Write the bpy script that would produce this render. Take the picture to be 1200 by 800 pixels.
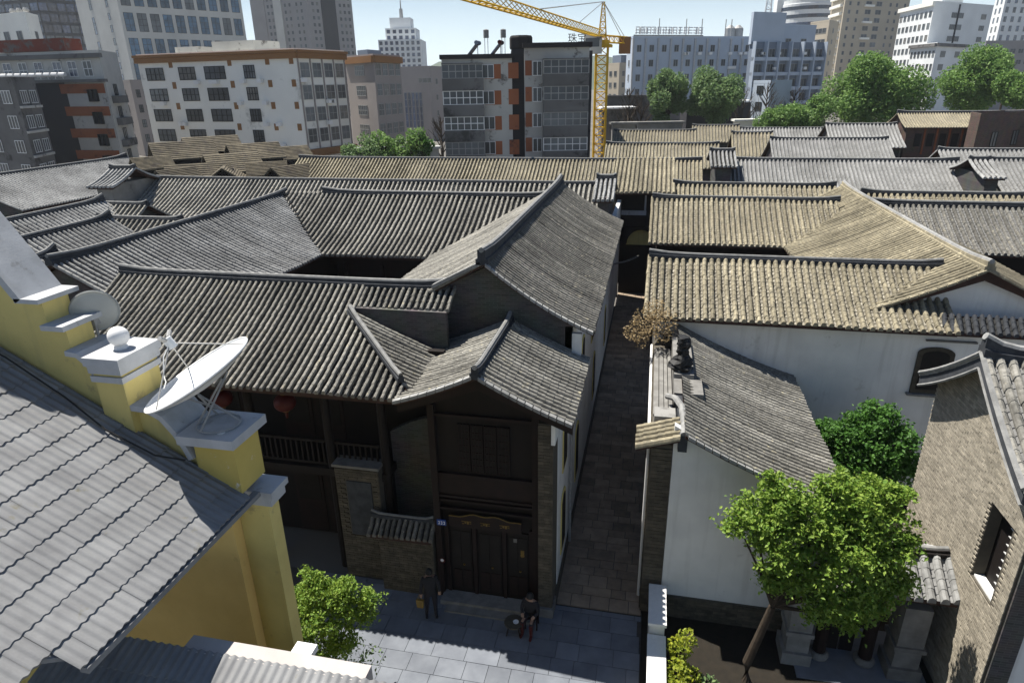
import bpy, bmesh, math, random
from mathutils import Vector, Matrix
random.seed(7)
R = math.radians
scene = bpy.context.scene
col = scene.collection
for o in list(bpy.data.objects): bpy.data.objects.remove(o)

# ---------------------------------------------------------------- camera, sky, sun, exposure
CAM = Vector((0, 0, 14.0))
FPX = 760.9                                             # focal length in pixels of a 1200 px wide frame
PIT, ROL, YAW = R(21.59), R(-0.99), R(12.31)
fw = Vector((-math.sin(YAW)*math.cos(PIT), math.cos(YAW)*math.cos(PIT), -math.sin(PIT)))
_r = Vector((math.cos(YAW), math.sin(YAW), 0)); _u = _r.cross(fw)
rt = math.cos(ROL)*_r + math.sin(ROL)*_u
up = -math.sin(ROL)*_r + math.cos(ROL)*_u
cd = bpy.data.cameras.new('camera'); cam = bpy.data.objects.new('camera', cd); col.objects.link(cam)
m3 = Matrix((rt, up, -fw)).transposed()
cam.matrix_world = Matrix.Translation(CAM) @ m3.to_4x4()
cd.sensor_width = 36; cd.lens = 36*FPX/1200; cd.clip_start = 0.1; cd.clip_end = 9000
scene.camera = cam

SUN = Vector((-0.47, 0.19, 1.0)).normalized()           # direction towards the sun
w = bpy.data.worlds.new('World'); scene.world = w; w.use_nodes = True
nt = w.node_tree; bg = nt.nodes['Background']
sky = nt.nodes.new('ShaderNodeTexSky'); sky.sky_type = 'NISHITA'; sky.sun_disc = False
sky.sun_elevation = math.asin(SUN.z); sky.sun_rotation = math.atan2(SUN.x, SUN.y) % (2*math.pi)
sky.air_density = 1.0; sky.dust_density = .4; sky.ozone_density = 5; sky.altitude = 0
# the whitish haze that lies all round the horizon on a clear day
tc = nt.nodes.new('ShaderNodeTexCoord'); sx = nt.nodes.new('ShaderNodeSeparateXYZ'); nt.links.new(tc.outputs['Generated'], sx.inputs[0])
hr_ = nt.nodes.new('ShaderNodeMapRange'); hr_.interpolation_type = 'SMOOTHSTEP'; hr_.inputs[1].default_value = -.02; hr_.inputs[2].default_value = .20; hr_.inputs[3].default_value = .95; hr_.inputs[4].default_value = 0
nt.links.new(sx.outputs['Z'], hr_.inputs[0])
mxs = nt.nodes.new('ShaderNodeMix'); mxs.data_type = 'RGBA'; mxs.inputs[7].default_value = (11.2, 13.0, 14.0, 1)
nt.links.new(hr_.outputs[0], mxs.inputs[0]); nt.links.new(sky.outputs[0], mxs.inputs[6])
nt.links.new(mxs.outputs[2], bg.inputs[0]); bg.inputs[1].default_value = 0.05
sd = bpy.data.lights.new('sun', 'SUN'); sd.energy = 5.0; sd.angle = R(0.5); sd.color = (1, .95, .87)
so = bpy.data.objects.new('sun', sd); col.objects.link(so)
so.rotation_euler = SUN.to_track_quat('Z', 'Y').to_euler(); so.location = (-20, 10, 60)
vs = scene.view_settings; vs.view_transform = 'Standard'; vs.look = 'None'; vs.exposure = 0.9; vs.gamma = 1.0
vs.use_curve_mapping = False

# ---------------------------------------------------------------- helpers
def ray(px, py): return (fw*FPX + rt*(px-600) + up*(400-py))
def at(px, py, X=None, Y=None, Z=None, W=None):
    d = ray(px, py)
    if W is not None: t = W/FPX
    elif Z is not None: t = (Z-CAM.z)/d.z
    elif Y is not None: t = (Y-CAM.y)/d.y
    else: t = (X-CAM.x)/d.x
    return CAM + d*t

def pm(name, c1, c2=None, scale=3.0, rough=.85, bump=.15, bscale=40, rnd=.0, patch=None, pscale=1.2, pth=.58, spec=.25, stripes=None, stain=0, streak=None):
    """colour mixed by world-space noise, per-object random tint, a stain or lichen colour with a shape of its own, fine relief"""
    m = bpy.data.materials.new(name); m.use_nodes = True
    n = m.node_tree.nodes; l = m.node_tree.links; b = n['Principled BSDF']
    b.inputs['Roughness'].default_value = rough; b.inputs['Specular IOR Level'].default_value = spec
    geo = n.new('ShaderNodeNewGeometry')
    def noise(s, det=4, ro=.6):
        t = n.new('ShaderNodeTexNoise'); t.inputs['Scale'].default_value = s; t.inputs['Detail'].default_value = det
        t.inputs['Roughness'].default_value = ro; l.new(geo.outputs['Position'], t.inputs['Vector']); return t
    def mix(f, a, bb, bt='MIX'):
        x = n.new('ShaderNodeMix'); x.data_type = 'RGBA'; x.blend_type = bt
        if isinstance(f, float): x.inputs[0].default_value = f
        else: l.new(f, x.inputs[0])
        for i, v in ((6, a), (7, bb)):
            if isinstance(v, tuple): x.inputs[i].default_value = (*v, 1)
            else: l.new(v, x.inputs[i])
        return x.outputs[2]
    def ramp(v, a, bb):
        x = n.new('ShaderNodeMapRange'); x.inputs[1].default_value = a; x.inputs[2].default_value = bb; l.new(v, x.inputs[0]); return x.outputs[0]
    c2 = c2 or tuple(v*.75 for v in c1)
    f = ramp(noise(scale).outputs[0], .35, .65)
    c = mix(f, c1, c2)
    if patch:
        c = mix(ramp(noise(pscale, 6, .7).outputs[0], pth, pth+.09), c, patch)
    if stain:
        sv = n.new('ShaderNodeHueSaturation'); mr = n.new('ShaderNodeMapRange'); mr.inputs[1].default_value = .3; mr.inputs[2].default_value = .7
        mr.inputs[3].default_value = 1-stain; mr.inputs[4].default_value = 1+stain
        l.new(noise(.55, 5, .65).outputs[0], mr.inputs[0]); l.new(mr.outputs[0], sv.inputs['Value']); l.new(c, sv.inputs['Color']); c = sv.outputs[0]
    if streak:
        vm = n.new('ShaderNodeVectorMath'); vm.operation = 'MULTIPLY'; vm.inputs[1].default_value = (5, 5, .35); l.new(geo.outputs['Position'], vm.inputs[0])
        t2 = n.new('ShaderNodeTexNoise'); t2.inputs['Scale'].default_value = 1.0; t2.inputs['Detail'].default_value = 5; l.new(vm.outputs[0], t2.inputs['Vector'])
        sf = n.new('ShaderNodeMath'); sf.operation = 'MULTIPLY'; sf.inputs[1].default_value = .32; l.new(ramp(t2.outputs[0], .52, .72), sf.inputs[0])
        c = mix(sf.outputs[0], c, streak)
    if rnd:
        oi = n.new('ShaderNodeObjectInfo'); hv = n.new('ShaderNodeHueSaturation')
        mr = n.new('ShaderNodeMapRange'); mr.inputs[3].default_value = 1-rnd; mr.inputs[4].default_value = 1+rnd
        l.new(oi.outputs['Random'], mr.inputs[0]); l.new(mr.outputs[0], hv.inputs['Value']); l.new(c, hv.inputs['Color']); c = hv.outputs[0]
    if stripes == 'island':
        gi = n.new('ShaderNodeHueSaturation'); mr = n.new('ShaderNodeMapRange'); mr.inputs[3].default_value = .78; mr.inputs[4].default_value = 1.22
        l.new(geo.outputs['Random Per Island'], mr.inputs[0]); l.new(mr.outputs[0], gi.inputs['Value']); l.new(c, gi.inputs['Color']); c = gi.outputs[0]
    l.new(c, b.inputs['Base Color'])
    if bump:
        bp = n.new('ShaderNodeBump'); bp.inputs['Strength'].default_value = bump; bp.inputs['Distance'].default_value = .02
        l.new(noise(bscale, 3).outputs[0], bp.inputs['Height']); l.new(bp.outputs[0], b.inputs['Normal'])
    return m

def brickmat(name, c1, c2, mortar, bw=.24, bh=.065, ax='x', rough=.9, patch=None):
    m = bpy.data.materials.new(name); m.use_nodes = True
    n = m.node_tree.nodes; l = m.node_tree.links; b = n['Principled BSDF']; b.inputs['Roughness'].default_value = rough
    b.inputs['Specular IOR Level'].default_value = .2
    geo = n.new('ShaderNodeNewGeometry'); sp = n.new('ShaderNodeSeparateXYZ'); l.new(geo.outputs['Position'], sp.inputs[0])
    cb = n.new('ShaderNodeCombineXYZ')
    l.new(sp.outputs[0 if ax == 'x' else 1], cb.inputs[0]); l.new(sp.outputs[2], cb.inputs[1])
    t = n.new('ShaderNodeTexBrick'); l.new(cb.outputs[0], t.inputs['Vector']); t.inputs['Scale'].default_value = 1
    t.inputs['Brick Width'].default_value = bw; t.inputs['Row Height'].default_value = bh; t.inputs['Mortar Size'].default_value = .006
    t.inputs['Color1'].default_value = (*c1, 1); t.inputs['Color2'].default_value = (*c2, 1); t.inputs['Mortar'].default_value = (*mortar, 1)
    ns = n.new('ShaderNodeTexNoise'); ns.inputs['Scale'].default_value = 1.3; ns.inputs['Detail'].default_value = 6; l.new(geo.outputs['Position'], ns.inputs['Vector'])
    mx = n.new('ShaderNodeMix'); mx.data_type = 'RGBA'; mx.blend_type = 'MULTIPLY'; mx.inputs[0].default_value = .6
    l.new(t.outputs['Color'], mx.inputs[6]); l.new(ns.outputs['Color'], mx.inputs[7]); 
    hs = n.new('ShaderNodeHueSaturation'); hs.inputs['Saturation'].default_value = .8; hs.inputs['Value'].default_value = 1.5
    l.new(mx.outputs[2], hs.inputs['Color']); l.new(hs.outputs[0], b.inputs['Base Color'])
    bp = n.new('ShaderNodeBump'); bp.inputs['Strength'].default_value = .6; bp.inputs['Distance'].default_value = .01
    l.new(t.outputs['Fac'], bp.inputs['Height']); bp.invert = True; l.new(bp.outputs[0], b.inputs['Normal'])
    return m

def glassmat(name, c=(.03, .045, .06), rough=.12, noise=.5):
    m = pm(name, c, tuple(v*2.2 for v in c), scale=.35, rough=rough, bump=0, rnd=.45, spec=.6)
    return m

M = {}
# tiles
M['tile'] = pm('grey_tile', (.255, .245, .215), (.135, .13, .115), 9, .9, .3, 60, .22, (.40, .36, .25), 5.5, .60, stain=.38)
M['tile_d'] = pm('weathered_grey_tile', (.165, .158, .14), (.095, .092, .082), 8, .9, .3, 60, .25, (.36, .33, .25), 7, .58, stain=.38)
M['tile_y'] = pm('lichen_tile', (.285, .25, .17), (.17, .152, .11), 7, .92, .3, 60, .2, (.42, .38, .27), 6, .58, stain=.38)
M['tile_b'] = pm('pale_grey_tile', (.30, .30, .29), (.21, .21, .205), 7, .9, .25, 60, .15, (.34, .33, .29), 4, .66, stain=.38)
M['pan'] = pm('shade_dark_pan_tile', (.032, .032, .031), (.02, .02, .02), 8, .92, .3, 60, .1, (.20, .18, .13), 5, .66)  # shadow of the gaps between cover rows is put into this near-black colour
M['pan_y'] = pm('pan_tile_pale', (.26, .24, .19), (.12, .11, .09), 10, .92, .3, 60, .1, (.45, .42, .35), 9, .56)
M['pan_b'] = pm('pan_tile_grey', (.21, .21, .205), (.15, .15, .147), 8, .92, .3, 60, .1, (.25, .24, .21), 5, .64)
M['ridge'] = pm('ridge_plaster', (.055, .059, .066), (.032, .035, .04), 4, .85, .25, 30, .1)
M['ridgecap'] = pm('ridge_cap_tile', (.26, .26, .25), (.17, .17, .165), 5, .85, .25, 30, .15)
M['sheet'] = pm('corrugated_grey_tile', (.225, .228, .23), (.17, .172, .175), 2.2, .8, .15, 50, .09, (.16, .15, .11), 2.6, .63)
# walls, wood, stone
M['white'] = pm('white_plaster', (.74, .74, .71), (.64, .64, .62), .9, .9, .08, 25, 0, (.50, .49, .46), 1.1, .62, streak=(.42, .41, .38))
M['yellow'] = pm('yellow_render', (.64, .53, .20), (.56, .46, .17), 1.5, .9, .1, 30, 0, (.40, .33, .15), 2.2, .60, streak=(.30, .26, .14))
M['bounce_yellow'] = pm('bounce_warmed_render', (.74, .53, .20), (.67, .47, .17), 1.5, .9, .08, 30, 0, (.50, .34, .12), 2.0, .62)  # yellow render with warm bounce light under the eave mixed into its colour
M['coping'] = pm('grey_painted_coping', (.46, .47, .48), (.38, .39, .40), 2, .85, .1, 30, 0, (.27, .27, .26), 3.5, .60, streak=(.25, .25, .24))
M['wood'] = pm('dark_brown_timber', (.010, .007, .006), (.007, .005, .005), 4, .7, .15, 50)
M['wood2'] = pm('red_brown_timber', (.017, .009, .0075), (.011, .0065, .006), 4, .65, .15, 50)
M['board'] = pm('roof_board', (.06, .032, .024), (.035, .02, .016), 5, .8, .1, 40)
M['brickdk'] = brickmat('dark_grey_brick', (.085, .08, .075), (.055, .052, .05), (.10, .097, .09))
M['brickdky'] = brickmat('dark_grey_brick_side', (.085, .08, .075), (.055, .052, .05), (.10, .097, .09), ax='y')
M['brick'] = pm('grey_brown_brick', (.095, .082, .06), (.06, .052, .04), 6, .92, .3, 50, .25, None, stripes='island')
M['brickpale'] = pm('tan_grey_brick', (.38, .34, .27), (.29, .26, .205), 6, .92, .3, 50, .2, None, stripes='island')
M['mortar'] = pm('mortar', (.10, .088, .068), (.075, .068, .055), 5, .95, .2, 60)
M['stone'] = pm('grey_stone', (.22, .215, .20), (.15, .145, .135), 3, .9, .25, 40, .15)
M['slab'] = pm('blue_grey_paving', (.175, .19, .215), (.13, .142, .165), 1.6, .85, .12, 60, .14)
M['cobble'] = pm('worn_brown_paving', (.34, .265, .19), (.23, .18, .135), 2.5, .88, .25, 40, .25)
M['grout'] = pm('paving_bed', (.10, .09, .08), (.07, .065, .06), 6, .95, .2, 60)
M['soil'] = pm('garden_soil', (.022, .018, .013), (.015, .013, .010), 5, .95, .3, 30)
M['ground'] = pm('town_ground', (.16, .15, .135), (.11, .105, .095), .08, .95, .1, 3)
M['concrete'] = pm('weathered_concrete', (.27, .265, .25), (.19, .185, .175), .8, .9, .15, 12, 0, (.12, .115, .105), .7, .6)
M['metal'] = pm('galvanised_metal', (.32, .32, .31), (.24, .24, .235), 8, .45, .05, 50, spec=.5)
M['dish'] = pm('white_enamel', (.78, .79, .78), (.72, .73, .72), 3, .45, 0, 10, 0, (.52, .44, .30), 6, .70, spec=.4)
M['dishgrey'] = pm('grey_enamel', (.36, .37, .35), (.32, .33, .31), 3, .5, 0, spec=.4)
M['ball'] = pm('white_ball', (.74, .74, .73), (.68, .68, .67), 5, .7, .05)
M['red'] = pm('red_silk', (.07, .008, .006), (.05, .006, .005), 8, .6, .1)
M['gold'] = pm('gold_paint', (.22, .14, .03), (.14, .09, .02), 8, .5, .1)
M['blue'] = pm('blue_enamel', (.02, .07, .30), (.018, .06, .26), 8, .4, 0)
M['paint'] = pm('white_paint', (.75, .75, .74), (.70, .70, .69), 8, .5, 0)
M['bark'] = pm('bark', (.06, .045, .032), (.035, .027, .02), 8, .95, .4, 30)
M['shack'] = pm('old_brown_tile', (.135, .115, .08), (.08, .07, .052), 2, .95, .3, 20, .2, (.07, .06, .05), .9, .55, stain=.3)
M['black'] = pm('black_iron', (.02, .02, .02), (.015, .015, .015), 8, .6, .1)
M['glass'] = glassmat('window_glass')
M['dark'] = pm('unlit_interior', (.02, .017, .015), (.014, .012, .011), 3, .9, 0)

def leafmat(name, c1, c2):
    m = bpy.data.materials.new(name); m.use_nodes = True
    n = m.node_tree.nodes; l = m.node_tree.links; b = n['Principled BSDF']
    geo = n.new('ShaderNodeNewGeometry'); mx = n.new('ShaderNodeMix'); mx.data_type = 'RGBA'
    mx.inputs[6].default_value = (*c1, 1); mx.inputs[7].default_value = (*c2, 1)
    l.new(geo.outputs['Random Per Island'], mx.inputs[0]); l.new(mx.outputs[2], b.inputs['Base Color'])
    b.inputs['Roughness'].default_value = .55; b.inputs['Specular IOR Level'].default_value = .3
    tr = n.new('ShaderNodeBsdfTranslucent'); l.new(mx.outputs[2], tr.inputs['Color'])
    ms = n.new('ShaderNodeMixShader'); ms.inputs[0].default_value = .38
    l.new(b.outputs[0], ms.inputs[1]); l.new(tr.outputs[0], ms.inputs[2]); l.new(ms.outputs[0], n['Material Output'].inputs[0])
    return m
M['leaf_l'] = leafmat('bright_leaf', (.27, .37, .06), (.12, .23, .03))
M['leaf_d'] = leafmat('deep_leaf', (.095, .215, .035), (.045, .125, .022))
M['leaf_y'] = leafmat('yellow_green_leaf', (.34, .36, .03), (.20, .27, .03))
M['leaf_f'] = leafmat('far_leaf', (.22, .34, .09), (.10, .20, .05))
M['leaf_dry'] = leafmat('dry_leaf', (.42, .32, .17), (.27, .20, .11))
M['leaf_bg'] = leafmat('grey_green_leaf', (.20, .29, .11), (.11, .19, .075))

def wl(o):
    v = Vector((0, 0, 0))
    while o is not None:
        v = v + o.location; o = o.parent
    return v
def tag(o, label=None, cat=None, group=None, kind=None):
    if label: o['label'] = label
    if cat: o['category'] = cat
    if group: o['group'] = group
    if kind: o['kind'] = kind
    return o
def thing(name, loc, label, cat, group=None):
    o = bpy.data.objects.new(name, None); col.objects.link(o); o.location = loc; o.empty_display_size = .3
    return tag(o, label, cat, group)

class MB:
    def __init__(s): s.v = []; s.f = []; s.mi = []; s.cur = 0
    def add(s, vs, fs):
        k = len(s.v); s.v += [tuple(p) for p in vs]
        for f in fs: s.f.append(tuple(i+k for i in f)); s.mi.append(s.cur)
        return s
    def box(s, x0, x1, y0, y1, z0, z1):
        return s.add([(x0,y0,z0),(x1,y0,z0),(x1,y1,z0),(x0,y1,z0),(x0,y0,z1),(x1,y0,z1),(x1,y1,z1),(x0,y1,z1)],
                     [(0,3,2,1),(4,5,6,7),(0,1,5,4),(1,2,6,5),(2,3,7,6),(3,0,4,7)])
    def obox(s, p, a, b, la, lb, z0, z1):
        """box from corner p along unit vectors a, b (horizontal)"""
        p = Vector(p); a = Vector(a); b = Vector(b)
        q = [p, p+a*la, p+a*la+b*lb, p+b*lb]
        vs = [(v.x, v.y, z0) for v in q]+[(v.x, v.y, z1) for v in q]
        return s.add(vs, [(0,3,2,1),(4,5,6,7),(0,1,5,4),(1,2,6,5),(2,3,7,6),(3,0,4,7)])
    def prism(s, pts, d):
        """closed polygon pts (3d) pushed along vector d"""
        n = len(pts); d = Vector(d); a = [Vector(p) for p in pts]; b = [p+d for p in a]
        return s.add(a+b, [tuple(range(n-1, -1, -1)), tuple(range(n, 2*n))]+[(i, (i+1) % n, n+(i+1) % n, n+i) for i in range(n)])
    def tube(s, pts, rad, n=6, cap=True):
        pts = [Vector(p) for p in pts]; rad = rad if isinstance(rad, (list, tuple)) else [rad]*len(pts)
        rings = []
        for i, p in enumerate(pts):
            t = (pts[min(i+1, len(pts)-1)]-pts[max(i-1, 0)]).normalized()
            a = t.cross(Vector((0, 0, 1)));
            if a.length < .05: a = t.cross(Vector((0, 1, 0)))
            a.normalize(); b = t.cross(a)
            rings.append([p+(a*math.cos(2*math.pi*k/n)+b*math.sin(2*math.pi*k/n))*rad[i] for k in range(n)])
        vs = [v for r in rings for v in r]; fs = []
        for i in range(len(pts)-1):
            for k in range(n): fs.append((i*n+k, i*n+(k+1) % n, (i+1)*n+(k+1) % n, (i+1)*n+k))
        if cap: fs += [tuple(range(n-1, -1, -1)), tuple((len(pts)-1)*n+k for k in range(n))]
        return s.add(vs, fs)
    def lathe(s, c, prof, n=16):
        """prof = list of (radius, z)"""
        vs = []; fs = []
        for (r, z) in prof:
            for k in range(n): a = 2*math.pi*k/n; vs.append((c[0]+r*math.cos(a), c[1]+r*math.sin(a), c[2]+z))
        for i in range(len(prof)-1):
            for k in range(n): fs.append((i*n+k, i*n+(k+1) % n, (i+1)*n+(k+1) % n, (i+1)*n+k))
        fs += [tuple(range(n-1, -1, -1)), tuple((len(prof)-1)*n+k for k in range(n))]
        return s.add(vs, fs)
    def mesh(s, name, mats, smooth=False):
        me = bpy.data.meshes.new(name); me.from_pydata(s.v, [], s.f)
        for m in (mats if isinstance(mats, (list, tuple)) else [mats]): me.materials.append(M[m] if isinstance(m, str) else m)
        if any(s.mi): me.polygons.foreach_set('material_index', s.mi)
        if smooth: me.polygons.foreach_set('use_smooth', [True]*len(me.polygons))
        me.update(); return me
    def build(s, name, mats, parent=None, smooth=False, kind=None):
        o = bpy.data.objects.new(name, s.mesh(name, mats, smooth)); col.objects.link(o)
        if parent is not None: o.parent = parent; o.location = -wl(parent)
        if kind: o['kind'] = kind
        return o
def inst(name, me, parent, loc, rz=0, sc=None):
    o = bpy.data.objects.new(name, me); col.objects.link(o); o.parent = parent
    o.location = Vector(loc)-(wl(parent) if parent is not None else Vector((0, 0, 0))); o.rotation_euler = (0, 0, rz)
    if sc: o.scale = sc
    return o

# ---------------------------------------------------------------- tiled roofs
_colcache = {}
def colmesh(lo, hi, zf, key, r, tl, mat, seg, eave):
    k = (round(lo, 2), round(hi, 2), key)
    if k in _colcache: return _colcache[k]
    mb = MB(); coltube(mb, 0, lo, hi, zf, r, tl, seg, eave)
    me = mb.mesh('tile_column', mat); _colcache[k] = me; return me
def coltube(mb, u, lo, hi, zf, r, tl, seg, eave):
    n = max(1, round((hi-lo)/tl)) if tl else 3
    rings = []
    for k in range(n):
        a = lo+(hi-lo)*k/n; b = lo+(hi-lo)*(k+1)/n; dx = random.uniform(-.011, .011) if tl else 0
        for v, rr, e in ((a, r, .007), (b, r*.92, 0)) if tl else ((a, r, 0),)+(((b, r, 0),) if k == n-1 else ()):
            z = zf(v)+.025+e
            rings.append([(u+dx-rr, v, z-.03)]+[(u+dx+rr*math.cos(math.pi*(1-j/seg)), v, z+.02+1.15*rr*math.sin(math.pi*j/seg)) for j in range(seg+1)]+[(u+dx+rr, v, z-.03)])
    vs = [p for q in rings for p in q]; m = seg+3; fs = []
    for i in range(len(rings)-1):
        for j in range(m-1): fs.append((i*m+j, i*m+j+1, (i+1)*m+j+1, (i+1)*m+j))
    if eave: fs.append(tuple(range(m-1, -1, -1)))
    mb.add(vs, fs)

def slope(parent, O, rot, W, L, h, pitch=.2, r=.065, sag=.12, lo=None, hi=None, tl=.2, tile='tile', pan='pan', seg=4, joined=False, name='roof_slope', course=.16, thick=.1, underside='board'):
    """one tiled slope. O = left end of the eave seen looking up the slope, rot = its heading (0: climbs towards +Y)"""
    lo = lo or (lambda u: 0.0); hi = hi or (lambda u: L)
    zf = lambda v: h*v/L - sag*4*(v/L)*(1-v/L)
    n = max(1, round(W/pitch)); p = W/n; ph = random.uniform(0, 6)
    wob = lambda u: (.022*math.sin(u*.8+ph)+.013*math.sin(u*2.1+ph*2)) if tl else 0
    mb = MB(); db = MB()
    step = .028 if tl else 0
    for i in range(n):
        ua, ub = i*p, (i+1)*p; um = (ua+ub)/2
        a, b = lo(um), hi(um)
        if b-a < .08: continue
        la, lb, ha, hb = max(lo(ua+1e-4), 0), max(lo(ub-1e-4), 0), hi(ua+1e-4), hi(ub-1e-4)
        ns = max(2, round((b-a)/course)) if tl else 4
        # pan between column centres ua .. ub (columns sit on the strip's edges)
        vs = []; fs = []
        for k in range(ns):
            for e, kk in ((step, k), (0, k+1)):
                t = kk/ns; va = la+(ha-la)*t; vb = lb+(hb-lb)*t; vm = a+(b-a)*t
                jz = random.uniform(0, .008) if tl else 0
                vs += [(ua, va, zf(va)+.03+wob(ua)), (um, vm, zf(vm)+e+jz-.045+wob(um)), (ub, vb, zf(vb)+.03+wob(ub))]
        m = 3
        for k in range(2*ns-1):
            for j in range(2): fs.append((k*m+j, k*m+j+1, (k+1)*m+j+1, (k+1)*m+j))
        mb.add(vs, fs)
        # boards under the tiles
        vs = []; fs = []
        for k in range(5):
            t = k/4; va = la+(ha-la)*t; vb = lb+(hb-lb)*t
            vs += [(ua, va, zf(va)-thick), (ub, vb, zf(vb)-thick), (ua, va, zf(va)+.025), (ub, vb, zf(vb)+.025)]
        for k in range(4):
            q = k*4; fs.append((q+1, q, q+4, q+5))
            if i == 0: fs.append((q, q+2, q+6, q+4))
            if i == n-1: fs.append((q+3, q+1, q+5, q+7))
        fs.append((0, 1, 3, 2)); fs.append((17, 16, 18, 19)); db.add(vs, fs)
    ro = mb.build(name, pan); ro.parent = parent; ro.location = Vector(O)-wl(parent); ro.rotation_euler = (0, 0, rot)
    bo = db.build('roof_boards', underside); bo.parent = ro
    key = (round(L, 3), round(h, 3), round(sag, 3), r, tl, tile, seg, random.randint(0, 2) if False else 0)
    jm = MB()
    for i in range(n+1):
        u = min(max(i*p, .002), W-.002); a, b = lo(u), hi(u)
        if b-a < .12: continue
        if joined: coltube(jm, i*p, a, b, zf, r, tl, seg, True)
        else:
            var = random.randint(0, 3)
            me = colmesh(a-.03, b, zf, key+(var,), r, tl, tile, seg, True)
            c = bpy.data.objects.new('tile_column', me); col.objects.link(c); c.parent = ro; c.location = (i*p, random.uniform(-.02, .02), random.uniform(-.008, .006)+wob(i*p))
    if joined:
        j = jm.build('tile_rows', tile); j.parent = ro; j['kind'] = 'stuff'
    return ro

def ridge(parent, p0, p1, wd=.2, ht=.3, lift=.18, capr=.07, mat='ridge', cap='ridgecap', name='ridge', n=14, steps=True):
    p0 = Vector(p0); p1 = Vector(p1); d = (p1-p0); s = Vector((-d.y, d.x, 0)).normalized()*wd/2
    mb = MB(); pts = []
    vs = []; fs = []
    for i in range(n+1):
        t = i/n; e = lift*abs(2*t-1)**8; c = p0+d*t
        pts.append(c+Vector((0, 0, ht+e)))
        vs += [c-s*1.5, c+s*1.5, c+s*1.5+Vector((0, 0, .1+e*.5)), c+s+Vector((0, 0, .11+e*.5)), c+s+Vector((0, 0, ht+e)), c-s+Vector((0, 0, ht+e)), c-s+Vector((0, 0, .11+e*.5)), c-s*1.5+Vector((0, 0, .1+e*.5))]
    m = 8
    for i in range(n):
        for j in range(m): fs.append((i*m+j, i*m+(j+1) % m, (i+1)*m+(j+1) % m, (i+1)*m+j))
    fs += [tuple(range(m-1, -1, -1)), tuple(n*m+j for j in range(m))]
    mb.add(vs, fs); o = mb.build(name, mat, parent)
    cb = MB(); cb.tube(pts, capr, 8); c = cb.build('ridge_cap', cap, o)
    return o

def verge(parent, O, rot, u, L, h, sag, n, mat='tile', wdt=.16, name='verge_tile', off=.09):
    """row of square tiles along a gable edge, one object each"""
    zf = lambda v: h*v/L - sag*4*(v/L)*(1-v/L)
    c, s = math.cos(rot), math.sin(rot)
    for k in range(n):
        a = L*k/n+.012; b = L*(k+1)/n-.012
        mb = MB(); za, zb = zf(a)+off, zf(b)+off
        x0, x1 = u-wdt/2, u+wdt/2
        mb.add([(x0,a,za-.09),(x1,a,za-.09),(x1,b,zb-.09),(x0,b,zb-.09),(x0,a,za),(x1,a,za),(x1,b,zb),(x0,b,zb)],
               [(0,3,2,1),(4,5,6,7),(0,1,5,4),(1,2,6,5),(2,3,7,6),(3,0,4,7)])
        o = mb.build(name, mat); o.parent = parent; o.location = Vector(O)-wl(parent); o.rotation_euler = (0, 0, rot)

def bricks(parent, face, a0, a1, z0, z1, d, mats='brick', bw=.24, bh=.07, depth=.03, cut=None, limit=300, holes=(), joint=.008, order=1):
    """single bricks standing 1 cm proud of a mortar bed. face 'x-': plane X=d seen from -X, a = Y; 'y-': plane Y=d seen from -Y, a = X"""
    items = []
    rows = int((z1-z0)/bh)
    for rI in range(rows):
        za = z0+rI*bh; off = (rI % 2)*bw/2
        k = 0; a = a0-off
        while a < a1-.02:
            b = min(a+bw, a1); aa = max(a, a0)
            if b-aa > .04:
                zc = za+bh/2; ac = (aa+b)/2
                if not (cut and not cut(ac, za+bh)) and not any(h[0] < b and aa < h[1] and h[2] < za+bh and za < h[3] for h in holes):
                    items.append((aa+joint/2, b-joint/2, za+joint/2, za+bh-joint/2))
            a += bw
    if order < 0: items.reverse()
    cache = {}; rest = MB()
    for i, (p, q, u, v) in enumerate(items):
        e = random.uniform(-.004, .004)
        if i < limit:
            key = round(q-p, 3)
            if key not in cache:
                mb = MB(); wv = (q-p)/2; hv = (v-u)/2
                if face == 'x-': mb.box(-depth, 0, -wv, wv, -hv, hv)
                else: mb.box(-wv, wv, -depth, 0, -hv, hv)
                cache[key] = mb.mesh('brick', mats)
            loc = (d+e, (p+q)/2, (u+v)/2) if face == 'x-' else ((p+q)/2, d+e, (u+v)/2)
            inst('brick', cache[key], parent, loc)
        else:
            if face == 'x-': rest.box(d-depth+e, d+e, p, q, u, v)
            else: rest.box(p, q, d-depth+e, d+e, u, v)
    if rest.v: rest.build('brickwork', mats, parent, kind='stuff')
# ================================================================ ground, plaza, alley
g = MB(); g.add([(-2400, -300, -.12), (2400, -300, -.12), (2400, 2400, -.12), (-2400, 2400, -.12)], [(0, 1, 2, 3)])
o = g.build('ground', 'ground'); tag(o, 'flat town ground running out to the horizon', 'ground', kind='structure')

pb = MB(); pb.box(-24, .42, -6, 14.6, -.10, -.035)
plaza = pb.build('plaza_pavement', 'grout'); tag(plaza, 'blue grey slab paving of the plaza before the halls', 'pavement', kind='structure')
ub = MB(); ub.box(-.5, .5, -.5, .5, -.5, .5); slabme = ub.mesh('paving_slab', 'slab')
ry = 9.9; rI = 0
while ry < 14.5:
    dy = .56 if ry+.56 < 14.55 else 14.56-ry
    x = -9.3+(rI % 2)*.37
    while x < .4:
        wx = random.choice((.74, .74, .9, .6)); wx = min(wx, .41-x)
        if wx > .12:
            inst('paving_slab', slabme, plaza, (x+wx/2, ry+dy/2, -.03+random.uniform(-.003, .003)), 0, (wx-.012, dy-.012, .06))
        x += wx
    ry += dy; rI += 1

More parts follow.
